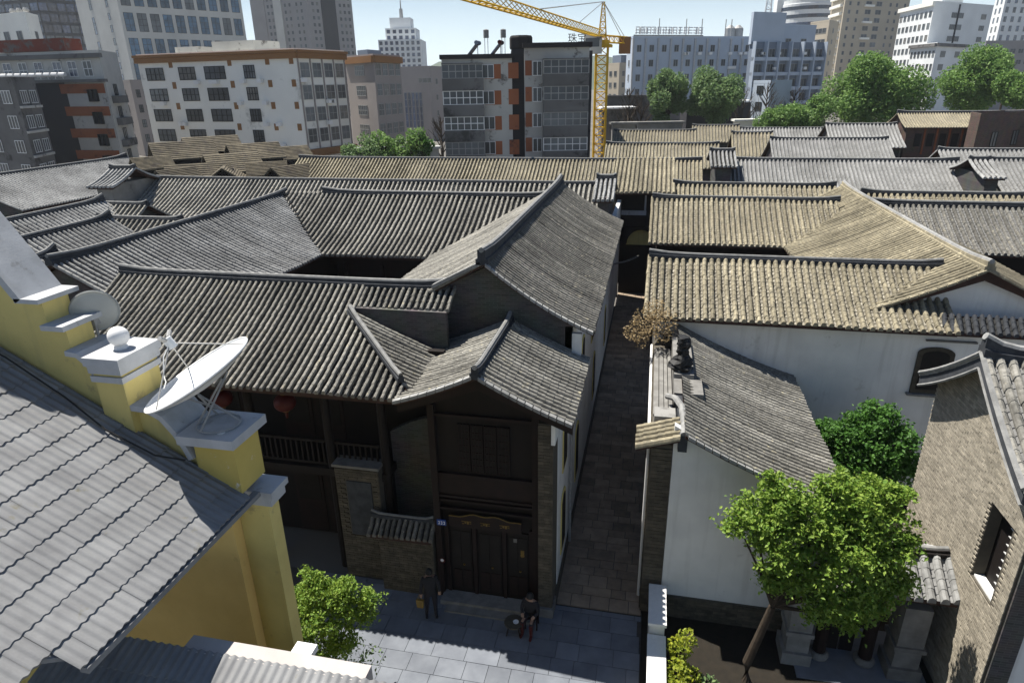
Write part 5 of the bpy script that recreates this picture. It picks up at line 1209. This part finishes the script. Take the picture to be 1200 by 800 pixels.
for k in range(5):
    z = zt-3.1-3.0*k
    for (a, b_, sh) in ((.05, L_*.28, 0), (u2+L_*.125, L_-.1, .35)):
        zz = z+sh
        tb_(a, b_, 1.4, zz-1.3, zz, 'stained_concrete', 'balcony_front', -.3)
        p = A+d*((a+b_)/2)-n_*.22
        inst('balcony_glazing', winmesh(b_-a-.1, 1.55, 6, 2, random.choice(('frame_w', 'frame_g', 'frame_w')) if k else 'frame_g', 'glass_pale' if k > 1 else 'glass_dark', .10), TN, (p.x, p.y, zz+.02), rz)
        tb_(a, b_, 1.5, zz+1.6, zz+1.72, 'stained_concrete', 'balcony_roof', -.35)
    tb_(L_*.29, L_*.40, .02, z-.1, z+1.55, 'orange_brick', 'brick_panel', .87); p = A+d*(L_*.345)+n_*.84
    inst('window', winmesh(1.4, 1.5, 2, 1, 'frame_w', 'glass_dark', .08), TN, (p.x-d.x*.6, p.y-d.y*.6, z), rz)
    tb_(L_*.45, L_*.52, .02, z-.1, z+1.7, 'orange_brick', 'brick_panel', .86)
    tb_(u2+.1, u2+L_*.05, .02, z+.2, z+1.9, 'orange_brick', 'brick_panel', .87); p = A+d*(u2+L_*.088)+n_*.84
    inst('window', winmesh(1.1, 1.6, 2, 1, 'frame_w', 'glass_dark', .08), TN, (p.x, p.y, z+.2), rz)
def onroof(px, py, dep=3):
    p = at(px, py, W=W0+dep); return p
c = onroof(612, 52); mb = MB(); q = at(598, 50, W=W0+3); mb.lathe(((q.x+at(624, 50, W=W0+3).x)/2, q.y, zt+.16), [(1.35, 0), (1.45, .2), (1.45, 1.3), (1.3, 1.55)], 8); mb.build('roof_tank', 'tank_black', TN)
def heater(px, label, mat):
    p = at(px, 55, W=W0+3); t = thing('solar_heater', (p.x, p.y, zt-.4 if px < 600 else zt+.7), label, 'solar heater', 'rooftop water heaters'); zb = t.location.z
    mb = MB(); mb.prism([(p.x-.9, p.y-.6, zb+.1), (p.x+.2, p.y-.6, zb+1.3), (p.x+.3, p.y-.6, zb+1.2), (p.x-.8, p.y-.6, zb)], (0, 1.4, 0)); mb.build('collector', 'glass_navy', t)
    mb = MB(); mb.tube([(p.x+.3, p.y-.7, zb+1.4), (p.x+.3, p.y+.9, zb+1.4)], .26, 8); mb.build('tank', mat, t)
    mb = MB(); mb.tube([(p.x+.3, p.y, zb), (p.x+.3, p.y, zb+1.3)], .05, 5); mb.build('post', 'metal', t)
heater(557, 'solar water heater with blue tank on the tenement roof', 'dark_blue_render'); heater(584, 'solar water heater with red tank on the tenement roof', 'red')
for px in (570, 590):
    p = at(px, 55, W=W0+4); mb = MB(); mb.lathe((p.x, p.y, zt+1.6), [(.35, 0), (.35, .9), (.1, 1.0)], 10); tk = thing('water_tank', (p.x, p.y, zt-.4), ('pale water tank on stilts between the two solar heaters' if px == 570 else 'pale water tank on stilts beside the black roof tank'), 'water tank', 'stilted roof tanks'); mb.build('tank', 'ridgecap', tk)
    mb = MB()
    for s in (-.2, .2): mb.tube([(p.x+s, p.y, zt-.4), (p.x+s, p.y, zt+1.6)], .04, 4)
    mb.build('stilts', 'metal', tk)

# roof sign behind the tenement
p = at(672, 58, W=100); SG = thing('roof_sign', (p.x, p.y, 0), 'white roof sign with dark character frames behind the tenement', 'sign')
A2 = at(664, 56, W=100); B2 = at(690, 50, W=100); mb = MB(); mb.box(A2.x, B2.x, p.y, p.y+4, -.1, at(676, 50, W=100).z); mb.build('building', 'white_cladding', SG)
try:
    fc = bpy.data.curves.new('lettering', 'FONT'); fc.body = '\u73e0\u5b9d'; fc.size = 1.45; fc.extrude = .05
    fo = bpy.data.objects.new('lettering', fc); col.objects.link(fo); bpy.context.view_layer.update()
    gm = bpy.data.meshes.new_from_object(fo.evaluated_get(bpy.context.evaluated_depsgraph_get())); bpy.data.objects.remove(fo)
    gm.materials.clear(); gm.materials.append(M['black']); print('LETTERS', len(gm.vertices))
    lo_ = bpy.data.objects.new('lettering', gm); col.objects.link(lo_); lo_.parent = SG; z_ = at(676, 50, W=100).z
    lo_.location = Vector((A2.x+.1, p.y+.3, z_+.1))-wl(SG); lo_.rotation_euler = (R(90), 0, 0)
except Exception as ex: print('no letters', ex)
# tower crane
CR = thing('tower_crane', (*at(706, 60, Z=20.2)[:2], 0), 'yellow tower crane behind the balcony tenement', 'crane')
cb_ = at(706, 44, Z=20.9); je = at(540, -3, Z=20.9); ce = at(733, 46, Z=20.9)
def lattice(p0, p1, sec, n, rr, tri=False, taper=1.0):
    p0 = Vector(p0); p1 = Vector(p1); d_ = (p1-p0).normalized()
    s_ = d_.cross(Vector((0, 0, 1)));
    if s_.length < .1: s_ = Vector((1, 0, 0))
    s_.normalize(); u_ = s_.cross(d_)
    cs = [s_*sec/2, -s_*sec/2, u_*sec*.9] if tri else [(s_+u_)*sec/2, (s_-u_)*sec/2, (-s_-u_)*sec/2, (u_-s_)*sec/2]
    mb = MB(); m_ = len(cs)
    for c_ in cs: mb.tube([p0+c_, p1+c_*taper], rr, 4)
    for i in range(n):
        a = p0.lerp(p1, i/n); b2 = p0.lerp(p1, (i+1)/n); fa = 1+(taper-1)*i/n; fb = 1+(taper-1)*(i+1)/n
        for j in range(m_):
            c1, c2 = cs[j], cs[(j+1) % m_]; mb.tube([a+c1*fa, b2+c2*fb], rr*.6, 3, False)
            if not tri or j == 0: mb.tube([a+c1*fa, a+c2*fa], rr*.6, 3, False)
    return mb
lattice((cb_.x, cb_.y, -.1), (cb_.x, cb_.y, 19.6), 1.9, 14, .13).build('mast', 'crane_yellow', CR)
mb = MB(); mb.box(cb_.x-1.6, cb_.x+1.6, cb_.y-1.6, cb_.y+1.6, 19.4, 19.8); mb.lathe((cb_.x, cb_.y, 19.8), [(1.2, 0), (1.1, .7)], 12); mb.build('slewing_ring', 'crane_yellow', CR)
pk = at(707, 4, W=(cb_-CAM).dot(fw)); lattice((cb_.x, cb_.y, 20.4), (cb_.x, cb_.y, pk.z), 1.3, 6, .09, taper=.25).build('tower_head', 'crane_yellow', CR)
lattice(cb_, je, 1.15, 34, .09, True).build('jib', 'crane_yellow', CR)
lattice(cb_+Vector((0, 0, -.2)), (ce.x, ce.y, 20.7), 1.0, 5, .09).build('counter_jib', 'crane_yellow', CR)
mb = MB(); mb.box(ce.x-1.0, ce.x+.9, ce.y-1.2, ce.y+1.2, 18.6, 21.2); mb.build('counterweight', 'brown_cornice', CR)
mb = MB(); q = at(695, 50, W=(cb_-CAM).dot(fw)-1); mb.box(q.x-1.4, q.x+1.4, q.y-.9, q.y+.9, 18.4, 21.2); cabn = mb.build('cab', 'grimy_white', CR)
mb = MB(); mb.box(q.x-1.1, q.x+1.1, q.y-.93, q.y-.905, 19.4, 20.7); mb.build('cab_window', 'glass_dark', cabn)
top_ = Vector((cb_.x, cb_.y, pk.z)); 
for q in (cb_.lerp(je, .28)+Vector((0, 0, 1)), cb_.lerp(je, .62)+Vector((0, 0, 1)), Vector((ce.x, ce.y, 21)), Vector((ce.x-.6, ce.y, 21))):
    mb = MB(); mb.tube([top_, q], .06, 4); mb.build('tie_rod', 'metal', CR)

# blue grey offices with roof letters
b = Block('blue_grey_office', 'long blue grey office block carrying white letters on its roof', (735, 47, 160), (742, 46, 156), (884, 44, 165), 'blue_grey_render')
ln = (b.C-b.B).length; zs = [b.z1-3.3*(k+1)+.3 for k in range(6)]
cols = [(k+.5)/10 for k in range(10)]
b.win('R', cols, zs, ln/10*.34, 1.5, 2, 1, 'frame_g', 'glass_dark', skip=.12)
for k in range(11): b.band('R', k/10-.006, k/10+.006, 0, b.z1, 'coping', .35, 'pilaster')
b.win('L', [.5], zs, .9, 1.6, 1, 1, 'frame_w', 'glass_dark')
b.acs('R', 26, zs)
dv = (b.C-b.B).normalized(); nv = Vector((dv.y, -dv.x, 0))
def glyph(seed, s, mats):
    """a block character too small to read: a few strokes"""
    rr = random.Random(seed); mb = MB(); th = s*.12
    for k in range(3):
        z = s*(.1+.36*k); mb.box(-s*.42*rr.uniform(.7, 1), s*.42*rr.uniform(.7, 1), -.1, .1, z, z+th)
    for k in range(rr.randint(2, 3)):
        x = rr.uniform(-.35, .35)*s; mb.box(x-th/2, x+th/2, -.12, .12, 0, s*rr.uniform(.7, 1))
    return mb.mesh('roof_letter', mats)
for k in range(13):
    p = b.B+dv*(ln*(.03+.042*k))+nv*.2; inst('roof_letter', glyph(k, 1.7, 'paint'), b.t, (p.x, p.y, b.z1+.9), math.atan2(dv.y, dv.x))
mb = MB(); mb.obox(b.B+nv*.1, dv, nv, ln*.56, .08, b.z1+.5, b.z1+.75); mb.build('letter_rail', 'metal', b.t)
for u in (.2, .42, .55, .75, .8): 
    p = b.B+dv*(ln*u); mb = MB(); mb.tube([(p.x, p.y+2, b.z1), (p.x, p.y+2, b.z1+4.5)], .12, 5); mb.build('roof_post', 'metal', b.t)
for u in (.80, .87):
    p = b.B+dv*(ln*u); mb = MB(); mb.lathe((p.x, p.y+5, b.z1), [(1.2, 0), (1.3, .3), (1.3, 2.6), (.4, 3.4)], 12); mb.build('roof_tank', 'metal', b.t)
b2 = Block('balcony_office', 'darker blue office block with deep balcony bays and columns', (878, 52, 158), (882, 52, 156), (966, 53, 164), 'dark_blue_render')
ln = (b2.C-b2.B).length
b2.acs('R', 12, [b2.z1-3.4*(k+1)+1.8 for k in range(5)])
for k in range(7): b2.band('R', max(0, k/6-.008), min(1, k/6+.008), 0, b2.z1+.6, 'blue_grey_render', 1.2, 'column')
for k in range(5): b2.band('R', 0, 1, b2.z1-3.4*(k+1)-.3, b2.z1-3.4*(k+1)+.5, 'blue_grey_render', .9, 'balcony_front'); 
b2.win('R', [(k+.5)/6 for k in range(6)], [b2.z1-3.4*(k+1)+.55 for k in range(5)], ln/6*.7, 1.8, 3, 1, 'frame_g', 'glass_dark', skip=.1)
b2.roofbox(.5, .2, 1.5, 10, 7, 'blue_grey_render', 'roof_block')
b3 = Block('roof_block', 'plain blue grey plant block above the balcony office', (881, 34, 178), (912, 31, 172), (957, 31, 178), 'blue_grey_render', cat='building')
b3.win('R', [.3, .7], [b3.z1-5], 2, 2, 2, 1, 'frame_g', 'glass_dark')
b = Block('lilac_shed_block', 'small windowless lilac block among bare trees', (883, 98, 112), (903, 97, 108), (928, 98, 112), 'blue_grey_render')
b.win('L', [.45], [b.z1-1.6-2.6*k for k in range(3)], 1.6, 1.2, 2, 1, 'frame_d', 'glass_dark')
b = Block('tan_block', 'tan mid-rise block behind the balcony office', (950, 27, 212), (972, 26, 204), (983, 28, 212), 'tan_render')
b.win('L', [.2, .4, .6, .8], [b.z1-3.2*(k+1) for k in range(8)], 1.6, 1.4, 1, 1, 'frame_g', 'glass_dark'); b.win('R', [.5], [b.z1-3.2*(k+1) for k in range(8)], 1.2, 1.4, 1, 1, 'frame_g', 'glass_dark')
p = at(948, 2, W=360); t = thing('round_tower', (p.x, p.y, 0), 'round grey tower with banded storeys on the skyline', 'tower')
mb = MB(); mb.lathe((p.x, p.y, 0), [(15, 0), (15, p.z-2), (14.6, p.z-1.8), (14.6, p.z)], 40); mb.build('drum', 'white_cladding', t)
for k in range(9): mb = MB(); mb.lathe((p.x, p.y, p.z-5-4*k), [(15.05, 0), (15.12, .1), (15.12, 1.7), (15.05, 1.8)], 40); mb.build('window_band', 'glass_navy', t)
mb = MB(); mb.box(p.x-17, p.x-10, p.y-4, p.y+10, -.1, p.z+3); mb.build('stair_tower', 'white_cladding', t)
p = at(898, 32, W=172); t = thing('antenna_mast', (p.x, p.y, p.z-4), 'red and white lattice antenna mast on the plant block', 'mast')
lattice((p.x, p.y, p.z-4), (p.x, p.y, p.z+1.5), 4.2, 3, .16, taper=.45).build('base', 'metal', t); lattice((p.x, p.y, p.z+1.5), (p.x, p.y, p.z+12), 1.6, 8, .12, taper=.4).build('upper_mast', 'paint', t)
# right-hand towers
b = Block('beige_apartment_tower', 'tall beige apartment tower with balcony stacks', (984, -60, 282), (1000, -60, 266), (1078, -60, 280), 'tan_render')
zs = [b.z1-3.2*(k+1) for k in range(22)]; ln = (b.C-b.B).length
for z in zs: b.band('L', .1, .9, z-.4, z+.7, 'cream_render', 1.2, 'balcony')
b.win('R', [.08, .2, .70, .80, .93], zs, 1.3, 1.5, 1, 1, 'frame_g', 'glass_dark'); b.win('R', [.36, .52], zs, 3.4, 1.8, 2, 1, 'frame_g', 'glass_dark')
for z in zs[::2]: b.band('R', .29, .43, z-.3, z+.5, 'cream_render', .9, 'balcony')
b = Block('white_hotel', 'white hotel slab with rows of punched windows', (1056, 12, 222), (1096, 2, 200), (1164, 10, 216), 'white_cladding')
zs = [b.z1-3.4*(k+1)-.5 for k in range(10)]
b.win('L', [(k+.5)/8 for k in range(8)], zs, 1.7, 1.7, 1, 1, 'frame_g', 'glass_dark'); b.win('R', [.35, .46, .86], zs, 3.0, 1.5, 3, 1, 'frame_g', 'glass_dark')
b.band('R', .40, .42, b.z1-24, b.z1, 'dark_wall', .2, 'joint'); b.band('L', -.02, 1.02, b.z1-.8, b.z1+.4, 'cream_render', .8, 'cornice')
b.roofbox(.5, .4, 14, 12, 4, 'white_cladding', 'roof_house')
b = Block('white_annex', 'white hotel annex with long window bands', (1068, 56, 196), (1098, 53, 184), (1132, 52, 196), 'white_cladding')
zs = [b.z1-3.5*(k+1)+.2 for k in range(8)]
b.win('L', [(k+.5)/7 for k in range(7)], zs, 1.0, 1.7, 1, 1, 'frame_g', 'glass_dark'); b.win('R', [.25, .75], zs, 3.4, 1.6, 4, 1, 'frame_g', 'glass_dark')
for f in 'LR': b.band(f, -.02, 1.02, b.z1-.5, b.z1+.3, 'stained_concrete', .8, 'cornice')
b = Block('right_edge_tower', 'grey white tower cut by the right edge', (1178, -50, 310), (1190, -50, 298), (1260, -50, 310), 'white_cladding')
zs = [b.z1-4*(k+1) for k in range(18)]
b.win('L', [.3, .7], zs, 2, 2.4, 1, 1, 'frame_g', 'glass_navy'); b.win('R', [(k+.5)/8 for k in range(8)], zs, 1.9, 2.4, 1, 1, 'frame_g', 'glass_navy')
b = Block('low_grey_block', 'low grey block beyond the right hand trees', (1140, 50, 260), (1156, 48, 250), (1240, 52, 258), 'tower_grey')
b.win('R', [(k+.5)/9 for k in range(9)], [b.z1-4, b.z1-8], 2.4, 1.6, 2, 1, 'frame_g', 'glass_dark')
b = Block('far_tan_block', 'distant tan block seen right of the crane mast', (712, 76, 210), (726, 75, 204), (742, 77, 210), 'tan_render')
b.win('L', [.3, .7], [b.z1-3.4*(k+1) for k in range(4)], 1.5, 1.5, 1, 1, 'frame_g', 'glass_dark'); b.win('R', [.3, .7], [b.z1-3.4*(k+1) for k in range(4)], 1.5, 1.5, 1, 1, 'frame_g', 'glass_dark')
b = Block('far_blue_block', 'distant blue grey block behind the crane', (718, 67, 250), (728, 66, 244), (748, 67, 250), 'dark_blue_render')
b.win('R', [.2, .5, .8], [b.z1-3.4*(k+1) for k in range(3)], 1.5, 1.5, 1, 1, 'frame_g', 'glass_dark')
# garden walls and sheds below the trees
def shed(name, label, px0, px1, py, W, h_, dep, mat, roofmat, zr=None):
    A, z = xy(px0, py, W); B, _ = xy(px1, py, W); d = (B-A).normalized(); n_ = Vector((-d.y, d.x, 0)); L_ = (B-A).length
    t = thing(name, (A.lerp(B, .5).x, A.lerp(B, .5).y, 0), label, 'shed' if 'shed' in name else 'wall')
    mb = MB(); mb.obox(A, d, n_, L_, dep, -.1, z-.3); mb.build('wall', mat, t)
    mb = MB(); mb.obox(A-d*.3-n_*.5, d, n_, L_+.6, dep+1, z-.299, z); mb.build('roof', roofmat, t)
shed('long_shed', 'white roofed shed behind the crane foot', 706, 745, 126, 120, 3, 5, 'stained_concrete', 'paint')
shed('long_shed', 'shed with white broken roof edge under the leafy trees', 806, 882, 119, 118, 3, 5, 'dark_wall', 'paint')
shed('grey_screen_wall', 'plain grey wall behind bare trees right of the crane', 712, 800, 112, 135, 3, 1, 'stained_concrete', 'stained_concrete')
shed('fence_wall', 'pale site hoarding beyond the mossy roofs', 414, 514, 173, 84, 3, .3, 'coping', 'coping')
shed('stepped_wall', 'pale stepped wall topping the stacked mossy roofs', 718, 745, 143.5, 92, 3, 1, 'concrete', 'stone')
shed('stepped_wall', 'long low wall beside the pale stepped wall', 748, 800, 143, 96, 3, 1, 'concrete', 'stone')
shed('garden_wall', 'pale wall strip before the green shrub bank', 862, 902, 140, 105, 3, 1, 'cream_render', 'cream_render')
# old brick house with tan roof
A, z = xy(1062, 145, 76); OB = thing('old_brick_house', (at(1120, 150, W=82).x, at(1120, 150, W=82).y, 0), 'old red brick house with sagging tan roof and dark windows', 'house')
c = at(1128, 150, W=80); hx, hy = 7.2, 3.6; zr = at(1070, 131, W=84).z; ze = at(1090, 150, W=76).z
mb = MB(); mb.box(c.x-hx, c.x+hx, c.y-hy+.5, c.y+hy, -.1, ze); mb.prism([(c.x+hx-.3, c.y-hy+.5, ze), (c.x+hx-.3, c.y+hy, ze), (c.x+hx-.3, c.y, zr-.1)], (.3, 0, 0)); mb.prism([(c.x-hx, c.y-hy+.5, ze), (c.x-hx, c.y+hy, ze), (c.x-hx, c.y, zr-.1)], (.3, 0, 0)); mb.build('wall', brickmat('old_red_brick', (.10, .06, .045), (.07, .045, .035), (.11, .085, .07)), OB)
slope(OB, (c.x-hx-.4, c.y-hy-.3, ze-.1), 0, hx*1.25, hy+.3, zr-ze+.1, .3, .08, .15, tile='tile_y', pan='pan_y', tl=.3, joined=True, seg=3)
slope(OB, (c.x+hx+.4, c.y+hy+.3, ze-.1), R(180), 2*hx+.8, hy+.3, zr-ze+.1, .4, .08, .15, tile='tile_y', tl=0, joined=True, seg=3)
ridge(OB, (c.x-hx-.5, c.y, zr), (c.x+hx+.5, c.y, zr), .2, .2, .2, .07)
for k in range(7):
    x = c.x-hx+1+k*1.35; mb = MB(); mb.box(x, x+.7, c.y-hy+.42, c.y-hy+.497, ze-2.3, ze-.8); w_ = mb.build('window', 'dark', OB)
    mb = MB(); mb.box(x+.9, x+1.08, c.y-hy+.3, c.y-hy+.495, ze-3.2, ze); mb.build('brick_pier', 'orange_brick', OB)
b = Block('brick_annex', 'dark brick annex with round vent beside the tan roofed house', (1136, 142, 76), (1150, 133, 72), (1230, 134, 78), 'dark_red_brick', ztop=None)
b.win('R', [.25, .55, .8], [b.z1-3.2], 1.1, 1.6, 2, 1, 'frame_d', 'glass_dark')

# ================================================================ far trees
random.seed(12)
def fartree(label, px, py_top, py_bot, W, wpx, leaf='leaf_f', n=14, size=.55, per=60, bs=None, group='trees among the far roofs', name='broadleaf_tree'):
    p = at(px, (py_top+py_bot)/2, W=W); ppm = FPX/W; rx = wpx/2/ppm; rzz = (py_bot-py_top)/2/ppm
    cl = clumpset((p.x, p.y, p.z), rx*.9, rx*.8, rzz*.85, int(n*1.5), rx*.28, rx*.46)
    size *= .58; per *= 2.6
    tree(name, label, (p.x, p.y, 0), (p.x, p.y, p.z-rzz*.6), cl, leaf, size, per, .28, group=group)
fartree('slim grey green tree nearest the crane', 783, 80, 150, 112, 56, 'leaf_bg', 16, .5, 75)
fartree('rounded grey green tree in front of the blue grey office', 838, 76, 148, 110, 66, 'leaf_bg', 18, .5, 75)
fartree('great round green tree before the white hotel', 1022, 70, 152, 100, 112, 'leaf_f', 26, .5, 50)
fartree('full green tree before the low grey block', 1148, 62, 128, 108, 82, 'leaf_f', 22, .5, 55)
fartree('green tree cut by the right edge', 1198, 78, 130, 100, 60, 'leaf_f', 14, .5, 60)
fartree('dark slender tree between the right hand trees', 1180, 68, 124, 116, 26, 'leaf_d', 10, .5, 160)
for i, (px, a, b_, wpx, lab, lf) in enumerate(((925, 124, 150, 50, 'yellow green shrub left of the shrub bank', 'leaf_f'), (955, 112, 152, 46, 'tall shrub leaning to the great round tree', 'leaf_f'), (900, 130, 152, 30, 'small shrub beside the lilac block', 'leaf_f'))):
    fartree(lab, px, a, b_+8, 96, wpx*1.15, lf, 12, .4, 80, 'shrubs on the green bank', 'bank_shrub')
for i, (px, a, b_, wpx, lab, lf) in enumerate(((425, 152, 180, 40, 'dark bare shrub under the cream block corner', 'leaf_bg'), (452, 150, 176, 36, 'bright green shrub behind the hoarding', 'leaf_f'), (480, 142, 170, 34, 'green shrub below the grey brown block', 'leaf_f'), (495, 146, 168, 24, 'small shrub by the lilac grey block', 'leaf_d'))):
    fartree(lab, px, a+6, b_+22, 79, wpx*1.25, lf, 9, .4, 90, 'shrubs along the hoarding', 'hoarding_shrub')
fartree('small sapling growing out of the broad grey roof', 1051, 204, 222, 49, 20, 'leaf_f', 6, .22, 500, None, 'roof_sapling')
def baretree(label, px, py_top, W):
    p = at(px, py_top, W=W); t = thing('bare_tree', (p.x, p.y, 0), label, 'tree', 'bare trees behind the roofs'); mb = MB(); h_ = p.z
    mb.tube([(p.x, p.y, -.1), (p.x+.1, p.y, h_*.5), (p.x, p.y, h_)], [.22, .14, .03], 6)
    for k in range(26):
        z = h_*random.uniform(.35, .92); an = random.uniform(0, 6.28); l_ = (h_-z)*.55+.8
        q = Vector((p.x, p.y, z)); e = q+Vector((math.cos(an)*l_*.6, math.sin(an)*l_*.6, l_)); mb.tube([q, q.lerp(e, .5)+Vector((math.cos(an)*.2, math.sin(an)*.2, 0)), e], [.08, .05, .015], 4)
        for m_ in range(2):
            a2 = an+random.uniform(-1, 1); e2 = e.lerp(q, .5)+Vector((math.cos(a2), math.sin(a2), 1))*l_*.35; mb.tube([q.lerp(e, .5), e2], [.04, .012], 3)
    mb.build('branches', 'bark', t)
for px, py, W, lab in ((738, 104, 116, 'bare tree right of the crane mast'), (752, 108, 118, 'bare tree by the grey screen wall'), (873, 102, 112, 'bare tree between the leafy tree and the lilac block'), (901, 96, 105, 'bare tree before the lilac block'), (933, 100, 112, 'bare tree below the balcony office'), (516, 138, 84, 'bare tree at the left foot of the tenement')):
    baretree(lab, px, py, W)
# distant hills
hb = MB(); n = 90; vs = []; fs = []
for i in range(n+1):
    x = -2300+4600*i/n; h_ = 58+22*math.sin(i*.37)+14*math.sin(i*.91+1)+8*math.sin(i*2.1)
    vs += [(x, 1500, -.3), (x, 1600, h_*.55), (x, 1750, h_), (x, 2100, -.3)]
for i in range(n):
    for j in range(3): fs.append((i*4+j, (i+1)*4+j, (i+1)*4+j+1, i*4+j+1))
hb.add(vs, fs); o = hb.build('hills', pm('wooded_hill', (.07, .09, .05), (.05, .07, .04), .003, .95, 0)); tag(o, 'low wooded hills on the horizon', 'hills', kind='structure')
# ================================================================ haze
hz = MB(); hz.box(-2450, 2450, -340, 2450, -1.4, 112)
ho = hz.build('haze', []); tag(ho, 'thin pale haze filling the air over the town', 'haze', kind='stuff')
hm = bpy.data.materials.new('haze'); hm.use_nodes = True; hm.node_tree.nodes.clear()
ou = hm.node_tree.nodes.new('ShaderNodeOutputMaterial'); pv = hm.node_tree.nodes.new('ShaderNodeVolumePrincipled')
pv.inputs['Color'].default_value = (.86, .93, 1, 1); pv.inputs['Density'].default_value = .00016; pv.inputs['Anisotropy'].default_value = .2
hm.node_tree.links.new(pv.outputs[0], ou.inputs['Volume']); ho.data.materials.append(hm)
